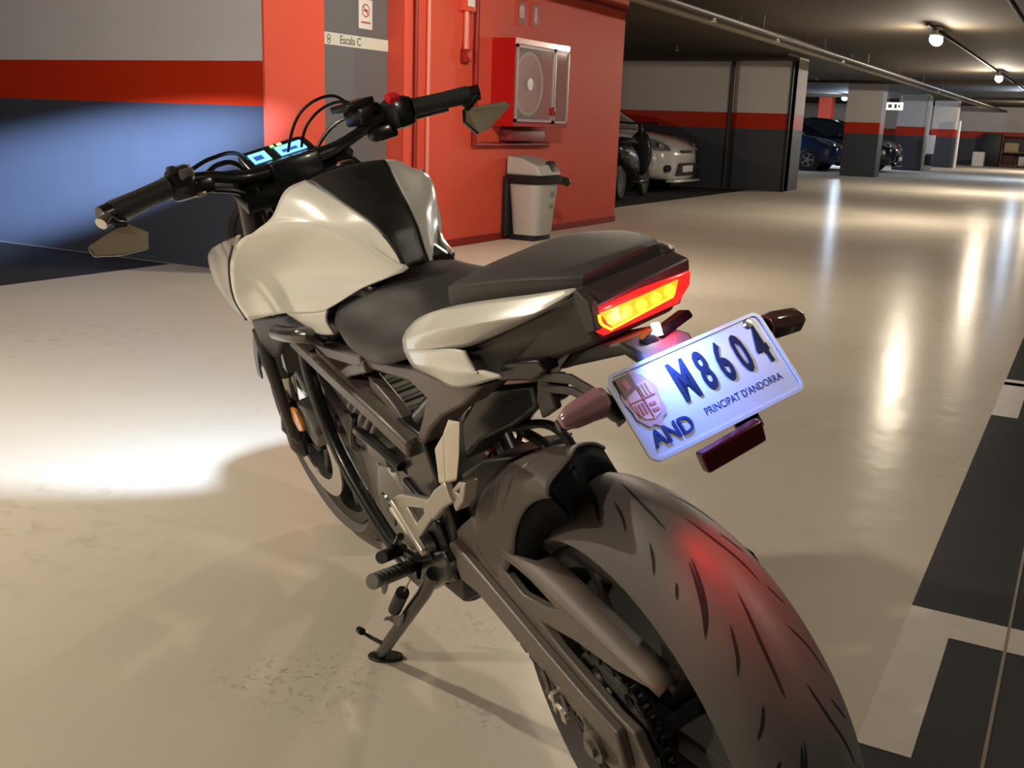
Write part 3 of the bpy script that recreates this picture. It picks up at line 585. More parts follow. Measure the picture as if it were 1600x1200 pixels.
MB().lathe([(0.06, 0), (0.11, 0), (0.11, 0.004), (0.06, 0.004)], AX + Vector((0, -0.075, 0)), (0, 1, 0), 48, closed=True).build('brake_disc', W['alu'], rw)

# --- chain
FS = Vector((0.455, 0.0725, 0.395)); ch = MB(); path = []
def arc(c, r, a0, a1, n): return [Vector((c[0] - r * math.cos(R(a0 + (a1 - a0) * i / n)), 0.0725, c[2] + r * math.sin(R(a0 + (a1 - a0) * i / n)))) for i in range(n + 1)]
path = arc(AX, 0.1, -82, 98, 40); path += arc(FS, 0.034, 98, 278, 14)
full = []
for i in range(len(path)):
    a = path[i]; b_ = path[(i + 1) % len(path)]; L_ = (b_ - a).length; n_ = max(1, int(round(L_ / 0.0127)))
    for j in range(n_): full.append(a.lerp(b_, j / n_))
acc = [full[0]]
for p in full[1:]:
    if (p - acc[-1]).length > 0.0115: acc.append(p)
for i, p in enumerate(acc):
    q = acc[(i + 1) % len(acc)]; d_ = (q - p).normalized(); an = math.atan2(d_.z, d_.x)
    for s in (-1, 1): ch.box((p + q) / 2 + Vector((0, s * (0.006 if i % 2 else 0.0085), 0)), (0.0165, 0.0018, 0.0105), rot=Matrix.Rotation(-an, 3, 'Y'))
    ch.cyl(p + Vector((0, -0.008, 0)), p + Vector((0, 0.008, 0)), 0.004, 6)
ch.build('drive_chain', W['chain'], BIKE, smooth=False)

# --- swingarm, chain guard, axle
sa = MB()
loop = [(0.4088, 0.1000, 0.4244), (0.2868, 0.1000, 0.5059), (0.1674, 0.1000, 0.4917), (0.0552, 0.1000, 0.4795), (-0.0444, 0.1000, 0.4742), (-0.1540, 0.1000, 0.4664), (-0.0616, 0.1000, 0.4443), (0.0257, 0.1000, 0.4356), (0.1191, 0.1000, 0.4161), (0.0805, 0.1000, 0.3963), (0.0217, 0.1000, 0.3833), (-0.0405, 0.1000, 0.3683), (-0.0772, 0.1000, 0.3660), (-0.1055, 0.1000, 0.3219), (-0.0536, 0.1000, 0.2386), (0.0123, 0.1000, 0.2553), (0.0677, 0.1000, 0.2960), (0.1516, 0.1000, 0.3179), (0.3424, 0.1000, 0.3549), (0.4014, 0.1000, 0.3511)]
hole = [(0.2260, 0.1000, 0.4660), (0.1884, 0.1000, 0.4776), (0.1266, 0.1000, 0.4765), (0.0654, 0.1000, 0.4653), (0.0954, 0.1000, 0.4504), (0.1650, 0.1000, 0.4358), (0.1807, 0.1000, 0.4413), (0.2124, 0.1000, 0.4539)]
sa.slab(loop, (0, -0.014, 0), holes=[hole])
arm = sa.build('swingarm', W['arm'], BIKE, bevel=0.003)
lo = [(0.3557, 0.1140, 0.4441), (0.2497, 0.1140, 0.4208), (0.0991, 0.1140, 0.3877), (0.0181, 0.1140, 0.3712), (-0.0602, 0.1140, 0.3630), (-0.0660, 0.1140, 0.3118), (-0.0195, 0.1140, 0.2869), (0.0345, 0.1140, 0.3251), (0.1156, 0.1140, 0.3462), (0.3008, 0.1140, 0.3805), (0.3587, 0.1140, 0.3754), (0.3739, 0.1140, 0.4321)]
MB().slab(lo, (0, -0.016, 0)).build('lower_beam', W['arm'], arm, bevel=0.004)
gt = MB()
go = [(0.2840, 0.1010, 0.5074), (0.1648, 0.1010, 0.4933), (0.0529, 0.1010, 0.4812), (-0.0465, 0.1010, 0.4759), (-0.1215, 0.1010, 0.4709), (-0.1559, 0.1010, 0.4681)]
gi = [(0.2658, 0.0720, 0.4976), (0.1546, 0.0660, 0.5027), (0.0603, 0.0620, 0.4926), (-0.0082, 0.0620, 0.4810), (-0.0893, 0.0620, 0.4691), (-0.1386, 0.0640, 0.4657)]
gt.loft([go, gi], closed=False)
gt.build('chain_guard', mat('warm_grey_guard', (0.20, 0.165, 0.145), 0.5, bump=0.08, bscale=500), arm, thick=0.004)
rr = MB().slab([mir(p) for p in [(0.3580, 0.1000, 0.4323), (0.1828, 0.1000, 0.4573), (0.0257, 0.1000, 0.4356), (-0.0856, 0.1000, 0.3949), (-0.1055, 0.1000, 0.3219), (0.0123, 0.1000, 0.2553), (0.1516, 0.1000, 0.3179), (0.4014, 0.1000, 0.3511)]], (0, 0.03, 0)).build('right_arm', W['arm'], arm, bevel=0.004)
ax_ = MB().box((-0.012, 0.108, 0.312), (0.085, 0.012, 0.052), rot=Matrix.Rotation(R(-12), 3, 'Y'), bev=0.005).build('axle_adjuster', W['alu2'], arm)
MB().cyl((0, 0.112, 0.306), (0, 0.120, 0.306), 0.021, 28).cyl((0, 0.118, 0.306), (0, 0.126, 0.306), 0.012, 6).build('axle_nut', W['alu2'], arm)
MB().tube([(0.055, 0.118, 0.312), (0.10, 0.118, 0.322)], 0.0045, 8, smooth=1).box((0.062, 0.117, 0.314), (0.012, 0.014, 0.016)).box((0.088, 0.116, 0.32), (0.008, 0.012, 0.03)).build('chain_tensioner', W['alu'], arm)
for a_ in (0, 1):
    MB().tube([(0.115 - 0.045 * a_, 0.1155, 0.352 - 0.012 * a_), (0.105 - 0.045 * a_, 0.1165, 0.335 - 0.012 * a_), (0.113 - 0.045 * a_, 0.1155, 0.318 - 0.012 * a_)], 0.0035, 6).build('bobbin_lug', W['alu2'], arm)
MB().cyl((0.445, -0.10, 0.40), (0.445, 0.118, 0.40), 0.024, 24).build('pivot_bolt', W['blk'], arm)

# --- hugger over the tyre
G = []
for th in (92, 98, 105, 113, 122, 132, 143, 153):
    rl = 0.336 - 0.0021 * (th - 91) if th < 131 else 0.252
    w_ = max(0.0, 1 - (th - 92) / 50)
    G.append([wheel_pt(th + o * w_, y, r) for o, y, r in ((0, 0.094, rl), (0, 0.098, 0.5 * (rl + 0.345)), (1, 0.090, 0.346), (5, 0.05, 0.352), (11, 0.02, 0.350), (16, -0.015, 0.340), (22, -0.045, 0.324))])
V_, F_ = patch(G, 4); nc_ = 6 * 4 + 1
hg_ = MB().add(V_, F_).build('rear_hugger', W['hug'], BIKE, thick=0.004, toff=1)
e_out = [V_[i * nc_] for i in range(5 * 4, 0, -1)] + [V_[j] for j in range(nc_)]
def inn(p, d_): q = Vector((0, 0, 0.306)) - Vector((p.x, 0, p.z)); q.normalize(); return p + q * d_ + Vector((0, -0.012 * (1 if p.y > 0.06 else 0), 0))
e_in = [inn(p, 0.020 + 0.012 * min(1, i / 12)) + Vector((-0.012, 0, 0)) for i, p in enumerate(e_out)]
MB().add([inn(v, 0.007) for v in V_], F_).build('inner_liner', W['dull'], hg_)
MB().loft([[p + Vector((0, 0.002, 0)) for p in e_out], e_in], closed=False).build('hugger_edge', W['dull'], hg_, thick=0.006)
for th0, dy in ((103, 0.0995), (111, 0.0995)):
    MB().tube([wheel_pt(th0 + 2, 0.080, 0.353), wheel_pt(th0 + 6, dy, 0.338), wheel_pt(th0 + 18, dy, 0.305)], 0.003, 6).build('rib', W['hug'], hg_)

# --- frame
fr = MB()
fr.slab([(0.5932, 0.1050, 0.6843), (0.4790, 0.1050, 0.6965), (0.3523, 0.1050, 0.7183), (0.2282, 0.1050, 0.7283), (0.1214, 0.1050, 0.7486), (0.2006, 0.1050, 0.7003), (0.2865, 0.1050, 0.6615), (0.3480, 0.1050, 0.6240), (0.4015, 0.1050, 0.5821), (0.4341, 0.1050, 0.5770), (0.3656, 0.1050, 0.6408), (0.3318, 0.1050, 0.6775), (0.3838, 0.1050, 0.6873), (0.4956, 0.1050, 0.6728), (0.5963, 0.1050, 0.6605)], (0, -0.05, 0))
fb = fr.build('frame', W['framep'], BIKE, bevel=0.005)
def tubeP(name, pts, r, m, par, n=10, smooth=5): return MB().tube(pts, r, n, smooth).build(name, m, par)
def flat(pts, wd, th): # flat bar along pts, wd tall, th deep
    mb = MB(); P = [Vector(p) for p in pts]; secs = []
    for i, p in enumerate(P):
        d = (P[min(i + 1, len(P) - 1)] - P[max(i - 1, 0)]).normalized(); n = Vector((0, 1, 0)).cross(d).normalized() * wd / 2; t = Vector((0, th / 2, 0))
        secs.append([p + n + t, p - n + t, p - n - t, p + n - t])
    return mb.loft(secs)
flat([(0.9936, 0.1100, 0.6299), (0.7172, 0.1100, 0.6028), (0.5364, 0.1100, 0.5884), (0.4345, 0.1050, 0.5684)], 0.030, 0.03).build('main_tube', W['framep'], fb, bevel=0.005)
flat([(0.8413, 0.1000, 0.6395), (0.6452, 0.1000, 0.6058), (0.4326, 0.1000, 0.5744)], 0.014, 0.03).build('upper_tube', W['framep'], fb, bevel=0.003)
flat([(0.6064, 0.0900, 0.6325), (0.5129, 0.0900, 0.6038), (0.4562, 0.0900, 0.5663)], 0.022, 0.02).build('rear_tube', W['framep'], fb, bevel=0.003)
flat([(0.8413, 0.1000, 0.6395), (0.7007, 0.1000, 0.6585), (0.5770, 0.1000, 0.6763)], 0.022, 0.025).build('cross_brace', W['framep'], fb, bevel=0.003)
flat([(0.7666, 0.1000, 0.5988), (0.6666, 0.1000, 0.6397), (0.5671, 0.1000, 0.6699)], 0.020, 0.025).build('cross_brace', W['framep'], fb, bevel=0.003)
tubeP('top_tube', [(1.02, 0, 0.86), (0.8, 0, 0.80), (0.5, 0, 0.70)], 0.03, W['framep'], fb)
for s in (1, -1):
    tubeP('down_tube', [tw((1.0, s * 0.05, 0.78)), tw((0.95, s * 0.11, 0.62)), (0.86, s * 0.12, 0.42), (0.62, s * 0.11, 0.27), (0.46, s * 0.10, 0.33)], 0.014, W['blk'], fb)
    tubeP('subframe_tube', [(0.42, s * 0.09, 0.62), tw((0.25, s * 0.085, 0.72)), tw((0.02, s * 0.06, 0.80))], 0.013, W['blk'], fb)
MB().slab([mir(p) for p in [(0.5932, 0.1050, 0.6843), (0.3523, 0.1050, 0.7183), (0.1214, 0.1050, 0.7486), (0.2865, 0.1050, 0.6615), (0.4015, 0.1050, 0.5821), (0.4341, 0.1050, 0.5770), (0.3318, 0.1050, 0.6775), (0.4956, 0.1050, 0.6728)]], (0, 0.04, 0)).build('right_plate', W['framep'], fb, bevel=0.004)
MB().slab([(0.50, 0.105, 0.60), (0.40, 0.105, 0.60), (0.36, 0.105, 0.46), (0.40, 0.105, 0.31), (0.50, 0.105, 0.30), (0.53, 0.105, 0.42)], (0, -0.035, 0)).build('pivot_plate', W['blk'], fb, bevel=0.005)
# shock
shk = tubeP('rear_shock', [(0.42, 0, 0.66), (0.28, 0, 0.44)], 0.020, W['blk'], BIKE, 14, 1)
cs = [(0.42 - 0.14 * t / 120, 0.032 * math.cos(t * 0.42), 0.66 - 0.22 * t / 120 + 0.032 * 0.53 * math.sin(t * 0.42)) for t in range(6, 112)]
MB().tube(cs, 0.0055, 6, 1).build('spring', W['redref'], shk)  # spring coloured red to imitate tail light falling on it

# --- engine
en = MB()
en.box((0.63, 0, 0.385), (0.36, 0.20, 0.19), bev=0.03)
en.box((0.50, 0, 0.44), (0.16, 0.18, 0.12), bev=0.02)
eng = en.build('engine', W['alu2'], BIKE)
cyl = MB(); q = Matrix.Rotation(R(35), 3, 'Y')
for k in range(9): cyl.box(Vector((0.74 + 0.57 * 0.020 * k, 0, 0.47 + 0.82 * 0.020 * k)), (0.15, 0.17, 0.009), rot=q, bev=0.003)
cyl.box((0.785, 0, 0.54), (0.12, 0.13, 0.16), rot=q)
cyl.build('cylinder', W['alu2'], eng)
MB().box((0.87, 0, 0.655), (0.15, 0.16, 0.08), rot=q, bev=0.02).build('cylinder_head', W['blk'], eng)
MB().lathe([(0.0001, 0.03), (0.05, 0.028), (0.075, 0.016), (0.082, 0)], (0.64, 0.088, 0.39), (0, 1, 0), 36).build('generator_cover', W['alu2'], eng)
MB().lathe([(0.0001, 0.008), (0.03, 0.007), (0.034, 0)], (0.64, 0.113, 0.39), (0, 1, 0), 24).build('cover_cap', W['blk'], eng)
MB().slab([(0.53, 0.10, 0.49), (0.40, 0.10, 0.46), (0.385, 0.10, 0.36), (0.46, 0.10, 0.32), (0.55, 0.10, 0.34)], (0, 0.014, 0)).build('sprocket_cover', W['blk'], eng, bevel=0.01)
for k in range(7):
    a = 2 * math.pi * k / 7; p = Vector((0.64 + 0.078 * math.cos(a), 0.090, 0.39 + 0.078 * math.sin(a))); MB().cyl(p, p + Vector((0, 0.012, 0)), 0.006, 6).build('cover_bolt', W['chrome'], eng)
MB().tube([(0.72, 0.11, 0.51), (0.66, 0.125, 0.535), (0.58, 0.12, 0.53), (0.52, 0.11, 0.51)], 0.009, 8).tube([(0.80, 0.10, 0.45), (0.74, 0.12, 0.49), (0.70, 0.115, 0.55)], 0.007, 8).build('engine_hoses', W['blk'], eng)
MB().box((0.60, 0.10, 0.515), (0.09, 0.05, 0.035), bev=0.008).build('starter_motor', W['alu2'], eng)
MB().box((0.63, 0.0, 0.275), (0.30, 0.16, 0.06), bev=0.02).build('sump', W['blk'], eng)
ra = MB().box((1.075, 0, 0.64), (0.03, 0.25, 0.22), rot=Matrix.Rotation(R(-20), 3, 'Y'), bev=0.006).build('radiator', W['blk'], BIKE)
MB().tube([(0.8520, 0.1700, 0.6911), (0.7785, 0.1650, 0.6996), (0.7247, 0.1500, 0.7043), (0.7602, 0.1200, 0.6819)], 0.014, 12).build('radiator_hose', mat('shiny_hose', (0.16, 0.155, 0.15), 0.25, 0.6), ra)
ex = tubeP('exhaust', [(0.90, 0.0, 0.60), (1.02, -0.04, 0.48), (0.92, -0.06, 0.26), (0.6, -0.08, 0.22), (0.42, -0.12, 0.27)], 0.018, W['alu2'], BIKE)
MB().tube([(0.44, -0.13, 0.27), (0.36, -0.15, 0.30), (0.15, -0.16, 0.36), (0.06, -0.16, 0.385)], [0.03, 0.055, 0.055, 0.045], 16).build('muffler', W['blk'], ex)

# --- rider foot controls (left)
fp = MB()
fp.slab([(0.5204, 0.1400, 0.4645), (0.4613, 0.1400, 0.4955), (0.3305, 0.1400, 0.5344), (0.3082, 0.1400, 0.5336), (0.3191, 0.1400, 0.5151), (0.4191, 0.1400, 0.4362), (0.4482, 0.1400, 0.4263), (0.4624, 0.1400, 0.4411), (0.4856, 0.1400, 0.4548)], (0, -0.010, 0), holes=[[(0.4492, 0.1400, 0.4778), (0.3632, 0.1400, 0.5074), (0.3659, 0.1400, 0.4990), (0.4199, 0.1400, 0.4592)]])
fpb = fp.build('footpeg_bracket', W['alu'], BIKE, bevel=0.002)
flat([(0.4999, 0.1430, 0.4712), (0.4649, 0.1430, 0.4505), (0.4308, 0.1430, 0.4304), (0.4038, 0.1430, 0.4172)], 0.014, 0.012).build('bracket_arm', W['alu'], fpb, bevel=0.003)
flat([(0.3203, 0.1400, 0.5208), (0.2659, 0.1400, 0.5615), (0.2185, 0.1400, 0.5904)], 0.028, 0.012).build('bracket_arm', W['alu'], fpb, bevel=0.003)
pp = MB().loft([[(0.2566, 0.1350, 0.6373), (0.1945, 0.1400, 0.6795), (0.2371, 0.1220, 0.6567), (0.2968, 0.1180, 0.6156)], [(0.2666, 0.1350, 0.6056), (0.2177, 0.1400, 0.6316), (0.2603, 0.1220, 0.6080), (0.3069, 0.1180, 0.5828)], [(0.2768, 0.1350, 0.5769), (0.2342, 0.1400, 0.5951), (0.2791, 0.1220, 0.5705), (0.3193, 0.1180, 0.5534)]])
pp.loft([[(0.1886, 0.1420, 0.6821), (0.1551, 0.1420, 0.7076), (0.1176, 0.1420, 0.7194), (0.1861, 0.1180, 0.6866), (0.2316, 0.1180, 0.6714), (0.2550, 0.1180, 0.6515)], [(0.2073, 0.1420, 0.6423), (0.1813, 0.1420, 0.6534), (0.1479, 0.1420, 0.6661), (0.2173, 0.1180, 0.6318), (0.2573, 0.1180, 0.6178), (0.2747, 0.1180, 0.6093)], [(0.2274, 0.1420, 0.5993), (0.2067, 0.1420, 0.6076), (0.1805, 0.1420, 0.6196), (0.2520, 0.1180, 0.5823), (0.2819, 0.1180, 0.5698), (0.2987, 0.1180, 0.5628)]])
ppo = pp.build('passenger_footpeg', mat('pale_peg_alloy', (0.72, 0.66, 0.54), 0.4, 0.45), BIKE, bevel=0.003)
MB().slab([(0.3019, 0.1400, 0.5330), (0.2427, 0.1400, 0.5912), (0.2220, 0.1400, 0.6023), (0.2515, 0.1400, 0.5532)], (0, -0.02, 0)).build('peg_clevis', W['arm'], ppo, bevel=0.002)
MB().slab([(0.2154, 0.1400, 0.5925), (0.1834, 0.1400, 0.6150), (0.1617, 0.1400, 0.6200), (0.1885, 0.1400, 0.5838), (0.2230, 0.1400, 0.5564), (0.2266, 0.1400, 0.5646)], (0, -0.02, 0), holes=[[(0.2073, 0.1400, 0.5926), (0.1853, 0.1400, 0.6043), (0.1963, 0.1400, 0.5911)]]).build('peg_clevis', W['alu'], ppo, bevel=0.002)
rp = tubeP('rider_footpeg', [(0.5468, 0.1250, 0.3221), (0.4460, 0.2220, 0.3847)], 0.0105, W['alu2'], BIKE, 14, 1)
rg = MB(); a_ = Vector((0.5301, 0.1430, 0.3332)); b_ = Vector((0.4498, 0.2190, 0.3826))
for k in range(9): c_ = a_.lerp(b_, k / 8); rg.cyl(c_ - (b_ - a_).normalized() * 0.0025, c_ + (b_ - a_).normalized() * 0.0025, 0.0125, 16)
rg.build('peg_ribs', W['alu2'], rp)
MB().tube([(0.4727, 0.1950, 0.3674), (0.4917, 0.1950, 0.3444), (0.5099, 0.1950, 0.3225)], [0.006, 0.006, 0.004], 8, 1).build('peg_feeler', W['alu2'], rp)
MB().box((0.5445, 0.1180, 0.3210), (0.035, 0.03, 0.035), bev=0.006).build('peg_mount', W['blk'], rp)
sh_ = flat([(0.4194, 0.1280, 0.3989), (0.5006, 0.1320, 0.3605), (0.5263, 0.1400, 0.3676)], 0.012, 0.008).build('shift_lever', W['blk'], BIKE, bevel=0.002)
tubeP('toe_peg', [(0.5590, 0.1350, 0.3536), (0.5027, 0.1850, 0.3857)], 0.0105, W['grip'], sh_, 14, 1)
tubeP('shift_rod', [(0.4475, 0.1320, 0.3954), (0.4885, 0.1350, 0.4109), (0.5710, 0.1300, 0.4233)], 0.0045, W['alu'], sh_, 8, 1)
MB().tube([(0.4874, 0.1500, 0.4147), (0.5338, 0.1500, 0.3787), (0.5311, 0.1550, 0.3893)], 0.006, 8).build('shift_joint', W['blk'], sh_)
# --- side stand
FT = Vector((0.7537, 0.1801, 0.0501))
sst_ = MB().tube([(0.4384, 0.1280, 0.3580), (0.4851, 0.1370, 0.3059), FT + Vector((0.0, 0.0, 0.008))], [0.0125, 0.012, 0.0115], 12, 1)
ss = sst_.build('side_stand', W['blk'], BIKE)
MB().slab([(0.4746, 0.1280, 0.3748), (0.3691, 0.1280, 0.4274), (0.3530, 0.1280, 0.4147), (0.3957, 0.1280, 0.3638), (0.4881, 0.1280, 0.3001), (0.5313, 0.1280, 0.3045)], (0, -0.03, 0)).build('stand_bracket', W['blk'], ss, bevel=0.004)
GN = Vector((0.0000, -0.2679, 0.9634))
foot = []
for k in range(24):
    a = 2 * math.pi * k / 24; u = Vector((-0.4587, -0.8561, -0.2381)); v = GN.cross(u)
    foot.append(FT + u * (0.034 * math.cos(a) + 0.008) + v * 0.021 * math.sin(a) + GN * 0.001)
MB().slab(foot, GN * 0.006).build('stand_foot', W['blk'], ss, bevel=0.002)
MB().tube([(0.6886, 0.1760, 0.1099), (0.7501, 0.1880, 0.1031), (0.7686, 0.2000, 0.1155)], 0.0042, 8, 1).cyl((0.7543, 0.2000, 0.1201), (0.7682, 0.2020, 0.1182), 0.007, 12).build('stand_tang', W['blk'], ss)
MB().slab([(0.5437, 0.1650, 0.2474), (0.6610, 0.1650, 0.1855), (0.6899, 0.1650, 0.1625), (0.6439, 0.1650, 0.1874), (0.5843, 0.1650, 0.2033)], (0, 0.006, 0)).build('spring_hook', W['blk'], ss)
tubeP('stand_spring', [(0.5151, 0.1650, 0.3041), (0.5869, 0.1680, 0.2376)], 0.0115, W['grip'], ss, 12, 1)
tubeP('spring_wire', [(0.4964, 0.1500, 0.3337), (0.5178, 0.1620, 0.3025), (0.6115, 0.1680, 0.2147), (0.6584, 0.1680, 0.1829)], 0.0018, W['alu'], ss, 6, 1)

# --- front wheel, fork, fender (turned slightly left)
FA = Vector((1.345, 0, 0.293))
def fprof(y): return 0.293 - 0.045 * (abs(y) / 0.055) ** 2
fa = St(FA); fy = (SM.to_3x3() @ Vector((0, 1, 0)))
def SMB(mb):  # turn a whole collection of shapes with the steering
    mb.V = [tuple(St(v)) for v in mb.V]; return mb
fw_ = SMB(MB().lathe([(0.205, -0.036), (0.230, -0.042), (0.234, -0.036), (0.222, -0.03), (0.205, 0), (0.222, 0.03), (0.234, 0.036), (0.230, 0.042), (0.205, 0.036), (0.192, 0)], FA, (0, 1, 0), 80, closed=True)).build('front_wheel', W['rim'], BIKE)
ft = MB(); ysf = [0.055 * math.sin(R(a)) for a in range(-90, 91, 10)]
ft.lathe([(0.233, -0.038), (0.24, -0.048)] + [(fprof(y), y) for y in ysf] + [(0.24, 0.048), (0.233, 0.038), (0.225, 0.02), (0.225, -0.02)], FA, (0, 1, 0), 120, closed=True)
ft.mi = 1
for k in range(9):
    for g in ([(0, 0.004), (12, 0.02), (20, 0.036)], [(18, 0.022), (24, 0.034), (28, 0.046)]):
        groove(ft, [(a + 40 * k, b) for a, b in g], 0.0018, fprof, FA); groove(ft, [(a + 40 * k + 20, -b) for a, b in g], 0.0018, fprof, FA)
SMB(ft).build('tire', [W['rub'], W['groove']], fw_)
sp = MB()
for k in range(5):
    for s in (-1, 1):
        secs = []
        for (dth, r, hw, hy) in ((0, 0.045, 0.018, 0.026), (s * 4, 0.11, 0.011, 0.018), (s * 12, 0.2, 0.010, 0.02)):
            p = wheel_pt(72 * k + dth, 0, r, FA); rad = (p - FA).normalized(); tg = Vector((0, 1, 0)).cross(rad)
            secs.append([p + tg * hw + Vector((0, hy, 0)), p - tg * hw + Vector((0, hy, 0)), p - tg * hw - Vector((0, hy, 0)), p + tg * hw - Vector((0, hy, 0))])
        sp.loft(secs)
SMB(sp).build('spokes', W['spoke'], fw_, bevel=0.003)
SMB(MB().lathe([(0.012, -0.07), (0.035, -0.06), (0.045, 0), (0.035, 0.06), (0.012, 0.07)], FA, (0, 1, 0), 30)).build('hub', W['rim'], fw_)
SMB(MB().lathe([(0.105, 0.062), (0.148, 0.062), (0.148, 0.067), (0.105, 0.067)], FA, (0, 1, 0), 64, closed=True)).build('brake_disc', W['chrome'], fw_)
cal = MB(); p = wheel_pt(35, 0.07, 0.14, FA); cal.box(p, (0.11, 0.06, 0.055), rot=Matrix.Rotation(R(-40), 3, 'Y'), bev=0.012)
def fork_pt(z, y, off=0.0): return Vector((1.477 - 0.449 * z + off, y, z))
for s in (1, -1):
    f = SMB(MB().tube([fork_pt(0.93, s * 0.098), fork_pt(0.55, s * 0.098), fork_pt(0.50, s * 0.098)], [0.026, 0.027, 0.025], 18, 1)).build('fork_leg', W['blk'], BIKE)
    SMB(MB().tube([fork_pt(0.51, s * 0.098), fork_pt(0.36, s * 0.098)], 0.0205, 16, 1)).build('stanchion', W['chrome'], f)
    SMB(MB().tube([fork_pt(0.40, s * 0.098), fork_pt(0.36, s * 0.098), fork_pt(0.293, s * 0.095, 0.0), fork_pt(0.265, s * 0.09, 0.0)], [0.022, 0.026, 0.024, 0.016], 14, 1)).build('fork_foot', W['blk'], f)
SMB(cal).build('brake_caliper', W['alu2'], BIKE)
Gf = []
for th in (62, 78, 95, 112, 130, 146, 158):
    Gf.append([wheel_pt(th, 0.066, 0.268, FA), wheel_pt(th, 0.066, 0.295, FA), wheel_pt(th, 0.045, 0.315, FA), wheel_pt(th, 0, 0.322, FA), wheel_pt(th, -0.045, 0.315, FA), wheel_pt(th, -0.066, 0.295, FA), wheel_pt(th, -0.066, 0.268, FA)])
V_, F_ = patch(Gf, 4)
ff = SMB(MB().add(V_, F_)).build('front_fender', W['blk'], BIKE, thick=0.004)
SMB(MB().box(wheel_pt(40, 0.078, 0.27, FA), (0.10, 0.008, 0.05), rot=Matrix.Rotation(R(-45), 3, 'Y'), bev=0.003)).build('fender_bracket', W['blk'], ff)
# side reflector on the fork guard
SMB(MB().tube([(1.2532, 0.1180, 0.4341), (1.2573, 0.1180, 0.3759), (1.2429, 0.1180, 0.3380)], [0.012, 0.028, 0.010], 12)).build('fork_guard', W['blk'], ff)
SMB(MB().slab([(1.1210, 0.1400, 0.4668), (1.0934, 0.1400, 0.4648), (1.0830, 0.1400, 0.4305), (1.0851, 0.1400, 0.4195), (1.1133, 0.1400, 0.4119), (1.1325, 0.1400, 0.4325)], (0, 0.008, 0))).build('side_reflector', W['orange'], ff, bevel=0.002)
SMB(MB().box((1.06, 0, 0.905), (0.08, 0.25, 0.03), rot=Matrix.Rotation(-RAKE, 3, 'Y'), bev=0.01)).build('top_yoke', W['blk'], BIKE)
SMB(MB().box((1.20, 0, 0.66), (0.08, 0.25, 0.035), rot=Matrix.Rotation(-RAKE, 3, 'Y'), bev=0.01)).build('bottom_yoke', W['blk'], BIKE)
# headlight: round shell with an unseen hood added to cut the beam and the lit lens
hl = SMB(MB().lathe([(0.02, -0.10), (0.07, -0.085), (0.092, -0.03), (0.095, 0.02), (0.086, 0.022), (0.082, -0.02), (0.03, -0.06)], (1.285, 0, 0.775), (1, 0, -0.06), 40)).build('headlight', W['blk'], BIKE)
SMB(MB().lathe([(0.090, 0.0), (0.096, 0.0), (0.096, 0.05), (0.090, 0.05)], (1.295, 0, 0.775), (1, 0, -0.06), 30, a0=-80, a1=80, closed=True)).build('hood', W['blk'], hl)
SMB(MB().lathe([(0.0001, 0.0), (0.05, 0.0), (0.05, 0.004), (0.0001, 0.004)], (1.268, 0, 0.765), (1, 0, -0.05), 30)).build('led_reflector', mat('lit_headlamp', (0.9, 0.9, 1), 0.3, emit=(0.7, 0.82, 1.0), estr=6.0), hl)
for s in (1, -1): SMB(MB().box((1.23, s * 0.10, 0.775), (0.06, 0.02, 0.05), bev=0.006)).build('bracket', W['blk'], hl)

# --- handlebar and everything on it
hb = SMB(MB().tube([(0.973, 0.371, 0.969), (1.014, 0.246, 0.974), (1.033, 0.18, 0.968), (1.055, 0.11, 0.945), (1.06, 0.06, 0.938), (1.06, -0.06, 0.938), (1.055, -0.11, 0.945), (1.033, -0.18, 0.968), (1.014, -0.246, 0.974), (0.973, -0.371, 0.969)], [0.011, 0.011, 0.011, 0.012, 0.0145, 0.0145, 0.012, 0.011, 0.011, 0.011], 14)).build('handlebar', W['blk'], BIKE)
SMB(MB().box((1.06, 0, 0.93), (0.05, 0.10, 0.045), bev=0.008)).build('bar_clamp', W['blk'], hb)
for s in (1, -1):
    a = Vector((0.976, s * 0.362, 0.969)); b_ = Vector((1.012, s * 0.252, 0.974))
    SMB(MB().tube([a, a.lerp(b_, 0.04), a.lerp(b_, 0.5), a.lerp(b_, 0.96), b_], [0.0165, 0.0175, 0.0165, 0.0175, 0.019], 20, 1)).build('grip', W['grip'], hb)
    e_ = (a - b_).normalized()
    SMB(MB().tube([a, a + e_ * 0.02], 0.0155, 18, 1)).build('bar_end_clamp', W['blk'], hb)
# left controls
sw = SMB(MB().box((1.022, 0.222, 0.972), (0.055, 0.05, 0.058), rot=Matrix.Rotation(R(-18), 3, 'Z'), bev=0.012)).build('left_switch_housing', W['blk'], hb)
SMB(MB().box((0.996, 0.216, 0.988), (0.012, 0.026, 0.018), rot=Matrix.Rotation(R(-25), 3, 'Y'), bev=0.004)).build('switch_button', W['alu2'], hb)
SMB(MB().box((0.998, 0.228, 0.962), (0.012, 0.016, 0.012), bev=0.003)).build('switch_button', W['grip'], hb)
SMB(MB().box((1.003, 0.236, 1.000), (0.02, 0.014, 0.014), bev=0.003)).build('switch_button', W['grip'], hb)
lv = SMB(MB().tube([(1.045, 0.20, 0.950), (1.0677, 0.2360, 0.9528), (1.0482, 0.2480, 0.9541), (1.0267, 0.2950, 0.9507), (0.9838, 0.3520, 0.9474)], [0.010, 0.008, 0.006, 0.0045, 0.0055], 10)).build('clutch_lever', W['alu'], hb)
SMB(MB().box((1.04, 0.19, 0.955), (0.045, 0.05, 0.03), bev=0.008)).build('clutch_perch', W['blk'], hb)
SMB(MB().box((1.015, 0.20, 0.945), (0.03, 0.018, 0.008), bev=0.002)).build('perch_bracket', mat('brass_tab', (0.45, 0.36, 0.22), 0.35, 0.6), hb)
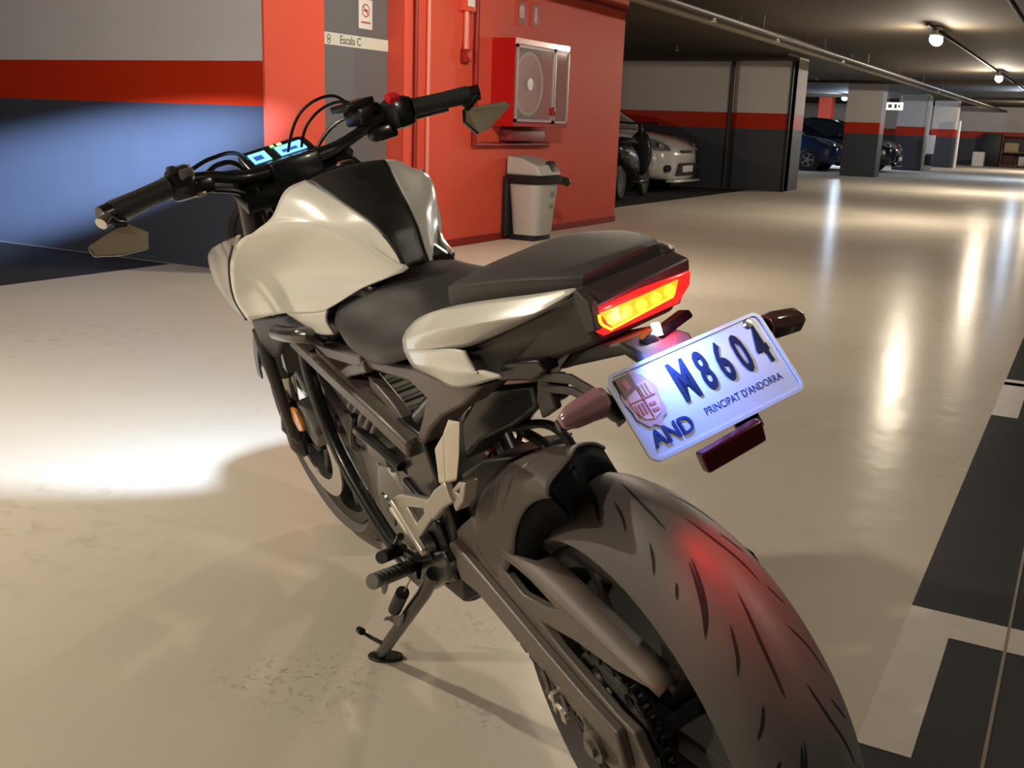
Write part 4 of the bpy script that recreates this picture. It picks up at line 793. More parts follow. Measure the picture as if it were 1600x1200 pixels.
# right controls
SMB(MB().box((1.022, -0.222, 0.972), (0.056, 0.055, 0.060), rot=Matrix.Rotation(R(18), 3, 'Z'), bev=0.014)).build('right_switch_housing', W['blk'], hb)
SMB(MB().box((1.005, -0.212, 1.003), (0.024, 0.024, 0.016), rot=Matrix.Rotation(R(-20), 3, 'Y'), bev=0.004)).build('kill_switch', W['redbtn'], hb)
mc = SMB(MB().box((1.055, -0.165, 0.985), (0.05, 0.06, 0.035), rot=Matrix.Rotation(R(20), 3, 'Z'), bev=0.006)).build('brake_master_cylinder', W['blk'], hb)
SMB(MB().box((1.058, -0.150, 1.008), (0.05, 0.075, 0.014), rot=Matrix.Rotation(R(20), 3, 'Z'), bev=0.003)).build('reservoir_cap', W['blk'], hb)
SMB(MB().tube([(1.05, -0.20, 0.955), (1.066, -0.235, 0.952), (1.062, -0.29, 0.950), (1.045, -0.345, 0.949)], [0.010, 0.009, 0.0075, 0.008], 10)).build('brake_lever', W['blk'], hb)
SMB(MB().box((1.035, -0.185, 0.945), (0.05, 0.05, 0.03), bev=0.008)).build('throttle_case', W['blk'], hb)
# bar end mirrors
def mirror(poly, hub, stalk):
    m_ = SMB(MB().tube([hub, stalk, poly[1]], [0.012, 0.009, 0.008], 10, 1)).build('mirror', W['blk'], BIKE)
    c_ = sum((Vector(p) for p in poly), Vector()) / len(poly)
    big = [c_ + (Vector(p) - c_) * 1.05 for p in poly]
    SMB(MB().slab(big, (0.012, 0, -0.003))).build('mirror_shell', W['blk'], m_, bevel=0.003)
    SMB(MB().slab([Vector(p) + Vector((-0.0015, 0, 0)) for p in poly], (0.001, 0, 0))).build('mirror_glass', W['mirr'], m_, smooth=False)
    return m_
ml = [(0.9440, 0.4203, 0.9305), (0.9630, 0.3485, 0.9455), (0.9580, 0.3205, 0.9193), (0.9440, 0.3318, 0.8959), (0.9380, 0.3778, 0.9014), (0.9370, 0.4177, 0.9136)]
mr_ = [(0.9560, -0.3293, 0.9241), (0.9680, -0.3415, 0.9462), (0.9740, -0.4378, 0.9350), (0.9710, -0.4453, 0.9238), (0.9530, -0.3761, 0.8979), (0.9480, -0.3464, 0.8962)]
a1_ = mirror(ml, (0.970, 0.374, 0.968), (0.9600, 0.3608, 0.9499))
a2_ = mirror(mr_, (0.970, -0.374, 0.968), (0.9660, -0.3495, 0.9515))
SMB(MB().tube([(0.9620, 0.3721, 0.9648), (0.9500, 0.3882, 0.9578)], [0.010, 0.011], 14, 1)).build('bar_end_weight', W['chrome'], a1_)
# instrument
MC = Vector((1.140, -0.004, 0.957)); mu = Vector((0, -1, 0)); mv = Vector((0.065, 0, 0.030)).normalized()
mt_ = SMB(MB().slab([MC + mu * x + mv * y for x, y in ((-0.074, -0.028), (-0.066, -0.037), (0.066, -0.037), (0.074, -0.028), (0.072, 0.030), (0.060, 0.038), (-0.060, 0.038), (-0.072, 0.030))], mu.cross(mv) * -0.024)).build('instrument_cluster', W['blk'], BIKE, bevel=0.004)
mn = mu.cross(mv)
if mn.z < 0: mn = -mn
def scr(x0, x1, y0, y1, h, nm, m): return SMB(MB().slab([MC + mu * x + mv * y + mn * h for x, y in ((x0, y0), (x1, y0), (x1, y1), (x0, y1))], mn * 0.0008)).build(nm, m, mt_, smooth=False)
scr(-0.056, -0.020, -0.018, 0.020, 0.001, 'display', W['lcd']); scr(0.000, 0.056, -0.018, 0.018, 0.001, 'display', W['lcd'])
scr(0.008, 0.040, -0.010, 0.000, 0.0022, 'display_digits', W['lcd2']); scr(-0.050, -0.032, -0.010, 0.006, 0.0022, 'display_digits', W['lcd2'])
scr(-0.004, 0.004, 0.022, 0.030, 0.001, 'telltale', W['grn']); scr(0.010, 0.020, 0.022, 0.030, 0.001, 'telltale', mat('amber_telltale', (0.3, 0.25, 0.05), 0.3, emit=(1, 0.85, 0.3), estr=1.0))
SMB(MB().box((1.12, 0, 0.92), (0.06, 0.06, 0.05), bev=0.01)).build('mount', W['blk'], mt_)
# cables and hoses
CB = [([(1.05, -0.155, 0.99), (1.07, -0.12, 1.035), (1.10, -0.06, 1.02), (1.13, -0.02, 0.95), (1.15, 0, 0.85)], 0.003), ([(1.04, -0.19, 0.985), (1.08, -0.13, 1.02), (1.12, -0.07, 0.99), (1.14, -0.03, 0.90)], 0.003), ([(1.03, -0.20, 0.96), (1.09, -0.14, 0.985), (1.13, -0.08, 0.94), (1.12, -0.05, 0.86)], 0.004),
      ([(1.035, 0.185, 0.965), (1.09, 0.13, 0.975), (1.13, 0.08, 0.955), (1.13, 0.05, 0.87)], 0.005), ([(1.045, 0.18, 0.955), (1.08, 0.12, 0.955), (1.12, 0.06, 0.925), (1.10, 0.05, 0.85)], 0.006), ([(1.04, 0.20, 0.985), (1.085, 0.14, 0.99), (1.14, 0.07, 0.975), (1.16, 0.03, 0.90)], 0.004), ([(1.05, 0.17, 0.942), (1.05, 0.12, 0.92), (1.06, 0.09, 0.88), (1.10, 0.07, 0.75)], 0.006)]
for pts, r_ in CB: SMB(MB().tube(pts, r_, 8, 8)).build('control_cable', W['blk'], BIKE)
MB().tube([(1.0915, 0.1000, 0.9251), (1.1397, 0.1050, 0.8729), (1.1531, 0.1050, 0.8298)], 0.006, 8).build('brake_hose', W['blk'], BIKE)

# --- tank cover, shrouds
Lp = [(0.7615, 0.0680, 0.9417), (0.6895, 0.0630, 0.9274), (0.6281, 0.0580, 0.9114), (0.5372, 0.0460, 0.8836), (0.4957, 0.0370, 0.8504), (0.4862, 0.0320, 0.8177)]
Rp = [(0.7527, -0.0680, 0.9416), (0.7121, -0.0630, 0.9127), (0.6769, -0.0580, 0.8864), (0.6156, -0.0460, 0.8466), (0.5843, -0.0370, 0.8160), (0.5613, -0.0320, 0.7964)]
Rp0 = [Vector(p) + Vector((0, 0, -0.003)) for p in Rp]
rows = []
ctr = [(tuple((Vector(a) + Vector(b_)) / 2)) for a, b_ in zip(Lp, Rp)]
for a, b_, h in zip(Lp, Rp, (0.006, 0.012, 0.013, 0.011, 0.008, 0.004)):
    a = Vector(a); b_ = Vector(b_); c_ = (a + b_) / 2 + Vector((0, 0, h))
    rows.append([a, a.lerp(b_, 0.25) + Vector((0, 0, h * 0.8)), c_, a.lerp(b_, 0.75) + Vector((0, 0, h * 0.8)), b_])
f0 = [p + Vector((0.055, 0, -0.035)) for p in rows[0]]; f00 = [p + Vector((0.09, 0, -0.10)) for p in rows[0]]
tk = MB().add(*patch([f00, f0] + rows, 5)).build('tank_cover', W['matt'], BIKE, thick=0.006)
fk = MB().lathe([(0.0001, 0.004), (0.012, 0.004), (0.016, 0.0)], (0.72, 0.01, 0.957), (0, 0, 1), 20).build('key_cover', W['blk'], tk)
MB().loft([[(0.95, 0.09 * s_, 0.86 + dz) for s_, dz in ((1, -0.08), (1, 0.0), (-1, 0.0), (-1, -0.08))], [(0.55, 0.08 * s_, 0.80 + dz) for s_, dz in ((1, -0.10), (1, 0.0), (-1, 0.0), (-1, -0.10))]]).build('fuel_tank', W['blk'], BIKE, bevel=0.02)
S1 = [[(0.7636, 0.0680, 0.9394), (0.6914, 0.0630, 0.9252), (0.6299, 0.0570, 0.9090), (0.5418, 0.0450, 0.8809), (0.5022, 0.0360, 0.8483), (0.4898, 0.0310, 0.8159)],
 [(0.7735, 0.1022, 0.9309), (0.7039, 0.0932, 0.9201), (0.6310, 0.0780, 0.8975), (0.5646, 0.0599, 0.8719), (0.5234, 0.0458, 0.8427), (0.4828, 0.0337, 0.8168)],
 [(0.7739, 0.1344, 0.8968), (0.7202, 0.1194, 0.8956), (0.6433, 0.0945, 0.8888), (0.5739, 0.0701, 0.8648), (0.5282, 0.0527, 0.8412), (0.4820, 0.0351, 0.8164)],
 [(0.8055, 0.1581, 0.8786), (0.7473, 0.1360, 0.8870), (0.6609, 0.1032, 0.8802), (0.5852, 0.0759, 0.8561), (0.5331, 0.0568, 0.8348), (0.4870, 0.0389, 0.8138)],
 [(0.8573, 0.1813, 0.8629), (0.8093, 0.1548, 0.8494), (0.7207, 0.1171, 0.8510), (0.6261, 0.0863, 0.8367), (0.5511, 0.0639, 0.8224), (0.4970, 0.0449, 0.8113)],
 [(0.9008, 0.2001, 0.8203), (0.8662, 0.1703, 0.8019), (0.7895, 0.1338, 0.8016), (0.6782, 0.1009, 0.8010), (0.5858, 0.0776, 0.7959), (0.5187, 0.0560, 0.8045)],
 [(0.9229, 0.2068, 0.7594), (0.8845, 0.1806, 0.7525), (0.8125, 0.1511, 0.7598), (0.7287, 0.1289, 0.7644), (0.6489, 0.1065, 0.7695), (0.5763, 0.0816, 0.7863)],
 [(0.9247, 0.1953, 0.7099), (0.8600, 0.1752, 0.7215), (0.7929, 0.1533, 0.7325), (0.7362, 0.1370, 0.7364), (0.6928, 0.1222, 0.7417), (0.6533, 0.1103, 0.7548)]]
S2 = [[(0.7924, 0.1531, 0.7337), (0.7358, 0.1368, 0.7376), (0.6923, 0.1220, 0.7428), (0.6686, 0.1146, 0.7491)], [(0.7525, 0.1421, 0.7178), (0.7217, 0.1326, 0.7206), (0.6953, 0.1232, 0.7236), (0.6808, 0.1184, 0.7293)], [(0.7142, 0.1296, 0.7039), (0.6988, 0.1246, 0.7031), (0.6861, 0.1195, 0.7039), (0.6731, 0.1143, 0.7059)]]
SR = [Rp0, [(0.7614, -0.0900, 0.9310), (0.7206, -0.0850, 0.9029), (0.6818, -0.0780, 0.8751), (0.6287, -0.0620, 0.8384), (0.5939, -0.0500, 0.8108), (0.5679, -0.0420, 0.7934)],
 [(0.7834, -0.1180, 0.9114), (0.7313, -0.1180, 0.9021), (0.7106, -0.1160, 0.8732), (0.6985, -0.1040, 0.8288), (0.6654, -0.0900, 0.7987), (0.6180, -0.0740, 0.7821)],
 [(0.8101, -0.1480, 0.8927), (0.7531, -0.1400, 0.8848), (0.7374, -0.1340, 0.8549), (0.7229, -0.1220, 0.8143), (0.6684, -0.1040, 0.7919), (0.6000, -0.0840, 0.7847)],
 mirg([S1[5]])[0], mirg([S1[6]])[0], mirg([S1[7]])[0]]
SR[4] = [p.lerp(Vector(q), 0.55) for p, q in zip(SR[4], SR[3])]
MB().add(*patch(S1, 5)).add(*patch(S2, 4)).build('left_tank_shroud', W['pearl'], BIKE, thick=0.004)
MB().add(*patch(SR, 5)).add(*patch(mirg(S2), 4)).build('right_tank_shroud', W['pearl'], BIKE, thick=0.004)
Q1 = [[(0.9994, 0.2086, 0.8386), (0.9402, 0.1967, 0.8542), (0.8648, 0.1770, 0.8709)], [(1.0210, 0.2160, 0.8234), (0.9532, 0.2035, 0.8345), (0.8827, 0.1874, 0.8490)], [(1.0287, 0.2186, 0.7984), (0.9694, 0.2116, 0.8046), (0.9168, 0.2004, 0.8111)], [(1.0259, 0.2177, 0.7684), (0.9806, 0.2134, 0.7717), (0.9384, 0.2044, 0.7779)], [(0.9915, 0.2105, 0.7340), (0.9672, 0.2085, 0.7351), (0.9434, 0.2042, 0.7404)], [(0.9622, 0.2002, 0.7107), (0.9469, 0.1991, 0.7107), (0.9360, 0.1973, 0.7097)]]
for nm, ga in (('left_radiator_shroud', Q1), ('right_radiator_shroud', mirg(Q1))): MB().add(*patch(ga, 4)).build(nm, W['silver'], BIKE, thick=0.004)
for fn in (lambda p: p, mir):
    MB().tube([fn(p) for p in [(0.8971, 0.1852, 0.8489), (0.9260, 0.1978, 0.8125), (0.9517, 0.2030, 0.7533), (0.9444, 0.1940, 0.7057)]], 0.006, 8).build('shroud_seam', W['blk'], tk)
# side covers under the shroud
for fn in (lambda p: p, mir):
    MB().slab([fn(p) for p in [(1.0849, 0.1650, 0.6679), (0.7894, 0.1550, 0.7302), (0.7192, 0.1300, 0.7008), (0.9766, 0.1400, 0.6412), (1.0814, 0.1400, 0.5778), (1.1526, 0.1500, 0.5709), (1.0964, 0.1600, 0.6313)]], (0, -0.012 if fn is not mir else 0.012, 0)).build('radiator_side_cover', W['plast'], BIKE, bevel=0.004)
    MB().tube([fn(p) for p in [(1.1266, 0.1500, 0.6383), (1.1170, 0.1500, 0.5662), (1.1294, 0.1450, 0.4794), (1.1573, 0.1400, 0.3829)]], [0.012, 0.014, 0.012, 0.009], 10).build('radiator_guard', W['plast'], BIKE)

# --- seats
def seat(secs, nm, m):
    rows = []
    for x, prof_ in secs:
        rows.append([Vector((x, y, z)) for y, z in reversed(prof_)] + [Vector((x, -y, z)) for y, z in prof_[1:]])
    rows = [[tw(p) for p in r_] for r_ in rows]
    return MB().add(*patch(rows, 4)).build(nm, m, BIKE, thick=0.012)
st_ = seat([(0.66, [(0, .775), (.04, .775), (.08, .768), (.100, .757), (.109, .745), (.114, .735)]), (0.58, [(0, .797), (.04, .794), (.075, .783), (.105, .763), (.120, .738), (.124, .716)]), (0.50, [(0, .806), (.035, .801), (.072, .788), (.102, .763), (.118, .733), (.122, .708)]),
      (0.42, [(0, .802), (.04, .798), (.082, .787), (.110, .765), (.123, .742), (.124, .720)]), (0.34, [(0, .799), (.05, .796), (.092, .787), (.108, .770), (.114, .755), (.108, .742)]), (0.26, [(0, .803), (.05, .801), (.10, .794), (.110, .782), (.112, .772), (.104, .762)]), (0.17, [(0, .820), (.05, .818), (.09, .812), (.110, .800), (.115, .790), (.108, .780)])], 'rider_seat', W['seat'])
# pillion pad: outline left and right, top a little crowned
def pil(zoff, k): return None
PL = [(0.1742, 0.0980, 0.8625), (0.1572, 0.0900, 0.8752), (0.1208, 0.0860, 0.8839)]
pl_secs = []
for x, hw, zt, zl, zb in ((0.215, 0.072, 0.846, 0.838, 0.818), (0.19, 0.092, 0.868, 0.858, 0.824), (0.12, 0.090, 0.886, 0.872, 0.838), (0.06, 0.082, 0.893, 0.882, 0.852), (0.0, 0.070, 0.898, 0.889, 0.862), (-0.04, 0.059, 0.900, 0.892, 0.870), (-0.062, 0.048, 0.899, 0.892, 0.876)):
    s_ = [(hw * 0.98, zb), (hw, (zb * 0.4 + zl * 0.6)), (hw * 0.985, zl - 0.001), (hw * 0.93, zl + 0.004), (hw * 0.5, zt - 0.001), (0, zt)]
    pl_secs.append([tw((x, y, z)) for y, z in s_] + [tw((x, -y, z)) for y, z in reversed(s_[:-1])])
ps = MB(); V_, F_ = patch(pl_secs, 4); ps.add(V_, F_)
nrow = len(pl_secs[0]) * 4 - 3
ps.F.append(tuple(range(nrow))); ps.F.append(tuple(range(len(V_) - nrow, len(V_))))
n0 = len(pl_secs) * 4 - 3
ps.F += [(i * nrow, (i + 1) * nrow, (i + 1) * nrow + nrow - 1, i * nrow + nrow - 1) for i in range(n0 - 1)]
pso = ps.build('passenger_seat', W['seat2'], BIKE)

# --- tail: white side panels, black cover, cowl
T1 = [[(0.3262, 0.1100, 0.7797), (0.2522, 0.1130, 0.8127), (0.1533, 0.1100, 0.8431), (0.0660, 0.0980, 0.8628), (-0.0094, 0.0800, 0.8762), (-0.0671, 0.0600, 0.8860)],
 [(0.3229, 0.1180, 0.7722), (0.2275, 0.1260, 0.8033), (0.1293, 0.1240, 0.8311), (0.0442, 0.1120, 0.8502), (-0.0226, 0.0900, 0.8644), (-0.0683, 0.0620, 0.8835)],
 [(0.3223, 0.1200, 0.7658), (0.2300, 0.1270, 0.7921), (0.1326, 0.1250, 0.8214), (0.0457, 0.1130, 0.8429), (-0.0218, 0.0910, 0.8584), (-0.0621, 0.0630, 0.8788)],
 [(0.3284, 0.1190, 0.7531), (0.2425, 0.1230, 0.7734), (0.1646, 0.1180, 0.7913), (0.1179, 0.1080, 0.8012), (0.0384, 0.0880, 0.8314), (-0.0463, 0.0650, 0.8679)]]
T2 = [[(0.3222, 0.1210, 0.7552), (0.2337, 0.1260, 0.7764), (0.1543, 0.1220, 0.7942), (0.1227, 0.1160, 0.7966)], [(0.3140, 0.1210, 0.7433), (0.2174, 0.1260, 0.7630), (0.1541, 0.1220, 0.7746), (0.1080, 0.1140, 0.7762)], [(0.3095, 0.1210, 0.7397), (0.2162, 0.1250, 0.7551), (0.1517, 0.1230, 0.7649), (0.0933, 0.1120, 0.7766)], [(0.3127, 0.1170, 0.7320), (0.2354, 0.1180, 0.7357), (0.1651, 0.1180, 0.7397), (0.0627, 0.1020, 0.7734)]]
for nm, f_ in (('left_side_panel', lambda g: g), ('right_side_panel', mirg)):
    MB().add(*patch(f_(T1), 4)).add(*patch(f_(T2), 4)).build(nm, W['pearl'], BIKE, thick=0.004)
B1 = [[(0.1585, 0.1040, 0.7836), (0.0466, 0.0840, 0.8299), (-0.0408, 0.0620, 0.8667), (-0.0602, 0.0560, 0.8782)], [(0.1551, 0.1020, 0.7705), (0.0530, 0.0820, 0.8068), (-0.0319, 0.0620, 0.8428), (-0.0694, 0.0540, 0.8576)], [(0.1513, 0.0970, 0.7563), (0.0768, 0.0800, 0.7792), (0.0054, 0.0640, 0.8071), (-0.0733, 0.0500, 0.8379)], [(0.0957, 0.0880, 0.7569), (0.0652, 0.0760, 0.7695), (0.0048, 0.0600, 0.7977), (-0.0748, 0.0420, 0.8259)]]
for nm, f_ in (('left_tail_cover', lambda g: g), ('right_tail_cover', mirg)):
    MB().add(*patch(f_(B1), 4)).build(nm, W['plast'], BIKE, thick=0.006)
MB().slab([(0.0739, 0.0950, 0.7852), (0.0011, 0.0850, 0.8023), (-0.0086, 0.0820, 0.7910), (0.0252, 0.0850, 0.7718), (0.0965, 0.0950, 0.7577)], (0, -0.02, 0)).build('grab_recess', W['blk'], BIKE, bevel=0.003)
UT = [(0.30, 0.10, 0.70), (0.15, 0.09, 0.745), (0.0, 0.07, 0.80), (-0.07, 0.05, 0.825)]
MB().loft([[tw((x, w_, z + 0.05)), tw((x, w_, z)), tw((x, -w_, z)), tw((x, -w_, z + 0.05))] for x, w_, z in UT]).build('undertail', W['plast'], BIKE, bevel=0.006)
plum = mat('dark_plum_tail_cover', (0.060, 0.040, 0.042), 0.42, bump=0.06, bscale=600)
tc_ = MB().loft([[(-0.0601, 0.0600, 0.8835), (-0.0657, 0.0600, 0.8751), (-0.0600, -0.0621, 0.8804), (-0.0600, -0.0633, 0.8869)], [(-0.0880, 0.0591, 0.8707), (-0.0880, 0.0595, 0.8615), (-0.0880, -0.0625, 0.8677), (-0.0880, -0.0635, 0.8823)]])
tco = tc_.build('tail_cowl', plum, BIKE, bevel=0.003)
MB().slab([(-0.0710, 0.0630, 0.8862), (-0.0926, 0.0620, 0.8738), (-0.0938, 0.0620, 0.8635), (-0.0915, 0.0600, 0.8451), (-0.0706, 0.0600, 0.8367), (-0.0673, 0.0620, 0.8531), (-0.0611, 0.0630, 0.8726)], (0, -0.01, 0)).build('tail_side', W['plast'], tco, bevel=0.002)
MB().loft([[(-0.0700, 0.0487, 0.8559), (-0.0700, 0.0398, 0.8289), (-0.0700, -0.0557, 0.8323), (-0.0700, -0.0747, 0.8598)], [(-0.0200, 0.0560, 0.8385), (-0.0200, 0.0427, 0.8088), (-0.0200, -0.0530, 0.8126), (-0.0200, -0.0756, 0.8420)]]).build('lamp_shell', W['plast'], tco)
tl0 = Vector((-0.0660, 0.0038, 0.8670)); tl1 = Vector((-0.0660, -0.0476, 0.8698))
nrm = (Vector((-0.0880, 0.0591, 0.8707)) - Vector((-0.0601, 0.0600, 0.8835))).cross(tl1 - tl0); 
if nrm.z < 0: nrm = -nrm
nrm.normalize(); u_ = (tl1 - tl0).normalized(); v_ = nrm.cross(u_)
text('HONDA', 0.021, 0.0008, mat('tail_lettering', (0.10, 0.035, 0.03), 0.35), tco, frame((tl0 + tl1) / 2 + nrm * 0.006, u_, v_), 'lettering', 0.0004, 1.25)
# tail lamp
lens = [(-0.0895, 0.0604, 0.8654), (-0.0915, 0.0019, 0.8698), (-0.0895, -0.0625, 0.8693), (-0.0895, -0.0590, 0.8547), (-0.0895, -0.0419, 0.8403), (-0.0910, 0.0078, 0.8380), (-0.0895, 0.0493, 0.8362), (-0.0895, 0.0586, 0.8455)]
TL = MB().slab(lens, (0.010, 0, 0)).build('tail_light', W['tred'], BIKE, bevel=0.002)
inner = [(-0.0925, 0.0513, 0.8610), (-0.0935, 0.0046, 0.8630), (-0.0925, -0.0435, 0.8655), (-0.0925, -0.0369, 0.8513), (-0.0935, 0.0077, 0.8472), (-0.0925, 0.0401, 0.8425)]
MB().slab(inner, (0.002, 0, 0)).build('lit_lens', W['tamb'], TL, smooth=False)
dd = MB()
for px_ in [(-0.0950, 0.0405, 0.8525), (-0.0950, 0.0228, 0.8539), (-0.0950, 0.0050, 0.8547), (-0.0950, -0.0131, 0.8561), (-0.0950, -0.0301, 0.8587)]:
    dd.lathe([(0.0001, 0), (0.0065, 0), (0.0065, 0.0015), (0.0001, 0.0015)], px_, (1, 0, 0), 14)
dd.build('diode', W['tyel'], TL)
dd = MB()
dd.tube([(-0.0945, 0.0541, 0.8609), (-0.0945, 0.0531, 0.8513), (-0.0945, 0.0431, 0.8419)], 0.0016, 6, 3).tube([(-0.0945, 0.0414, 0.8426), (-0.0945, 0.0086, 0.8464), (-0.0945, -0.0331, 0.8516)], 0.0012, 6, 3).build('light_guide', W['tyel'], TL)

# --- plate carrier, plate, turn signals, reflector
PC = [Vector(p) for p in [(-0.1624, 0.1001, 0.8279), (-0.1418, -0.0956, 0.8239), (-0.1976, -0.1001, 0.7520), (-0.2182, 0.0956, 0.7559)]]   # corners: top left, top right, bottom right, bottom left (seen from behind)
c_ = sum(PC, Vector()) / 4; pu = ((PC[1] - PC[0]) + (PC[2] - PC[3])).normalized(); pv = ((PC[0] - PC[3]) + (PC[1] - PC[2])).normalized(); pv = (pv - pu * pv.dot(pu)).normalized(); pn = pu.cross(pv)
pw = ((PC[1] - PC[0]).length + (PC[2] - PC[3]).length) / 4; ph = ((PC[0] - PC[3]).length + (PC[1] - PC[2]).length) / 4
def pp_(x, y, h=0.0): return c_ + pu * x + pv * y + pn * h
def rr_(w_, h_, r_, h=0.0, n=6):
    L = []
    for cx, cy, a0 in ((w_ - r_, h_ - r_, 0), (-w_ + r_, h_ - r_, 90), (-w_ + r_, -h_ + r_, 180), (w_ - r_, -h_ + r_, 270)):
        for k in range(n + 1): a = R(a0 + 90 * k / n); L.append(pp_(cx + r_ * math.cos(a), cy + r_ * math.sin(a), h))
    return L
W['plate'] = mat('blue_lit_white_plate', (0.55, 0.60, 0.76), 0.30, bump=0.03, bscale=300)  # white plate with the lamp's blue light tinted into its base colour
W['ink'] = mat('plate_black_ink', (0.016, 0.024, 0.062), 0.6, spec=0.12)
W['inkb'] = mat('plate_blue_ink', (0.02, 0.05, 0.22), 0.6, spec=0.12)
pt = MB().slab(rr_(pw, ph, 0.010, -0.0015), pn * 0.0015).build('license_plate', W['plate'], BIKE, bevel=0.0004)
rim_ = MB().slab(rr_(pw, ph, 0.010, 0.0), pn * 0.0016, holes=[rr_(pw - 0.0035, ph - 0.0035, 0.007, 0.0)]).build('embossed_rim', W['plate'], pt)
MB().slab(rr_(pw - 0.001, ph - 0.001, 0.010, -0.004), pn * 0.002).build('plate_holder', W['blk'], pt)
FM = frame(c_, pu, pv)
def at(x, y, h=0.0008): return FM @ Matrix.Translation((x, y, h))
for ch_, x in (('M', -0.0225), ('8', 0.004), ('6', 0.028), ('0', 0.053), ('4', 0.0785)):
    text(ch_, 0.0555, 0.00025, W['ink'], pt, at(x, 0.0105), 'plate_character', 0.0014, 0.54)
text('AND', 0.0235, 0.0002, W['inkb'], pt, at(-0.063, -0.0265), 'country_code', 0.0004, 0.95)
text("PRINCIPAT D'ANDORRA", 0.0105, 0.00012, W['inkb'], pt, at(0.0295, -0.0235, 0.0002), 'plate_inscription', 0.0000, 0.88)
# coat of arms: quartered shield with mantling
def disc2(pts, m, nm, h): return MB().slab([pp_(x, y, h) for x, y in pts], pn * 0.0005).build(nm, m, crest, smooth=False)
sx, sy = -0.0735, 0.0125
mant = [(sx + (0.0225 + 0.002 * math.sin(7 * a)) * math.cos(a) * 0.86, sy + (0.028 + 0.002 * math.cos(9 * a)) * math.sin(a)) for a in [2 * math.pi * k / 48 for k in range(48)]]
crest = MB().slab([pp_(x, y, 0.0006) for x, y in mant], pn * 0.0004).build('coat_of_arms', mat('crest_mantle', (0.52, 0.30, 0.36), 0.4), pt, smooth=False)
cp_ = mat('crest_pink', (0.72, 0.42, 0.44), 0.4); cb_ = mat('crest_brown', (0.16, 0.07, 0.05), 0.4); cr_ = mat('crest_red', (0.50, 0.14, 0.16), 0.4); cg_ = mat('crest_gold', (0.62, 0.40, 0.24), 0.4)
disc2([(sx - .0145, sy + .015), (sx + .0145, sy + .015), (sx + .0145, sy - .008), (sx + .009, sy - .018), (sx, sy - .021), (sx - .009, sy - .018), (sx - .0145, sy - .008)], cp_, 'shield', 0.001)
disc2([(sx - .0165, sy + .027), (sx + .001, sy + .027), (sx + .001, sy + .012), (sx - .0165, sy + .006)], cb_, 'quarter', 0.0014)
disc2([(sx - .012, sy + .022), (sx - .006, sy + .024), (sx - .005, sy + .014), (sx - .011, sy + .012)], cr_, 'charge', 0.0018)
for x0 in (-.0125, -.0085, -.0045): disc2([(sx + x0, sy - .003), (sx + x0 + .002, sy - .003), (sx + x0 + .002, sy - .014), (sx + x0, sy - .014)], cr_, 'pale', 0.0015)
for x0 in (.002, .006, .010): disc2([(sx + x0, sy + .013), (sx + x0 + .002, sy + .013), (sx + x0 + .002, sy + .002), (sx + x0, sy + .002)], cg_, 'pale', 0.0015)
for y0 in (-.006, -.012): disc2([(sx + .003, sy + y0), (sx + .010, sy + y0), (sx + .010, sy + y0 - .003), (sx + .003, sy + y0 - .003)], cr_, 'cow', 0.0015)
disc2([(sx - .0003, sy + .012), (sx + .0007, sy + .012), (sx + .0007, sy - .019), (sx - .0003, sy - .019)], cr_, 'cross', 0.0016)
disc2([(sx - .0145, sy - .0003), (sx + .0145, sy - .0003), (sx + .0145, sy + .0007), (sx - .0145, sy + .0007)], cr_, 'cross', 0.0016)
MB().lathe([(0.0001, 0.003), (0.004, 0.0025), (0.0055, 0)], pp_(pw - 0.019, ph - 0.009, 0), pn, 16).build('plate_screw', W['chrome'], pt)
# carrier
hd = MB()
hd.slab([pp_(-0.045, ph + 0.002, -0.006), pp_(0.075, ph + 0.002, -0.006), pp_(0.06, -0.02, -0.006), pp_(-0.05, -0.02, -0.006)], pn * -0.012)
hng = hd.build('plate_hanger', W['blk'], BIKE, bevel=0.003)
MB().loft([[(-0.0108, 0.0480, 0.8028), (0.0257, 0.0500, 0.7734), (0.1738, -0.0300, 0.7090), (0.0436, -0.0300, 0.7853)], [(-0.1150, 0.0511, 0.8355), (-0.1150, 0.0468, 0.8200), (-0.1150, 0.0046, 0.8213), (-0.1150, -0.0022, 0.8372)], [pp_(-0.035, ph + 0.012, -0.02), pp_(-0.035, ph - 0.015, -0.02), pp_(0.03, ph - 0.015, -0.02), pp_(0.03, ph + 0.012, -0.02)]]).build('hanger_arm', W['plast'], hng, bevel=0.004)
MB().slab([(-0.1280, 0.0144, 0.8348), (-0.1280, -0.0277, 0.8464), (-0.1280, -0.0322, 0.8369), (-0.1280, 0.0084, 0.8260)], (0.02, 0, -0.004)).build('lamp_housing', W['dull'], hng, bevel=0.003)
MB().slab([(-0.1330, 0.0188, 0.8458), (-0.1330, 0.0121, 0.8455), (-0.1330, 0.0107, 0.8332), (-0.1330, 0.0166, 0.8339)], (0.006, 0, 0)).build('plate_lamp', W['led'], hng)
MB().slab([(-0.1280, 0.0306, 0.8324), (-0.1280, 0.0166, 0.8388), (-0.1280, 0.0107, 0.8262), (-0.1280, 0.0282, 0.8256)], (0.012, 0, 0)).build('lamp_housing', W['blk'], hng, bevel=0.002)
flat([(0.0289, 0.0700, 0.7715), (-0.0556, 0.0780, 0.7923), (-0.1327, 0.0920, 0.7995), (-0.1698, 0.0980, 0.8000)], 0.011, 0.006).build('signal_bracket', W['plast'], hng, bevel=0.002)
flat([(0.0328, 0.0680, 0.7559), (-0.0465, 0.0740, 0.7749), (-0.1218, 0.0880, 0.7856)], 0.009, 0.006).build('signal_bracket', W['plast'], hng, bevel=0.002)
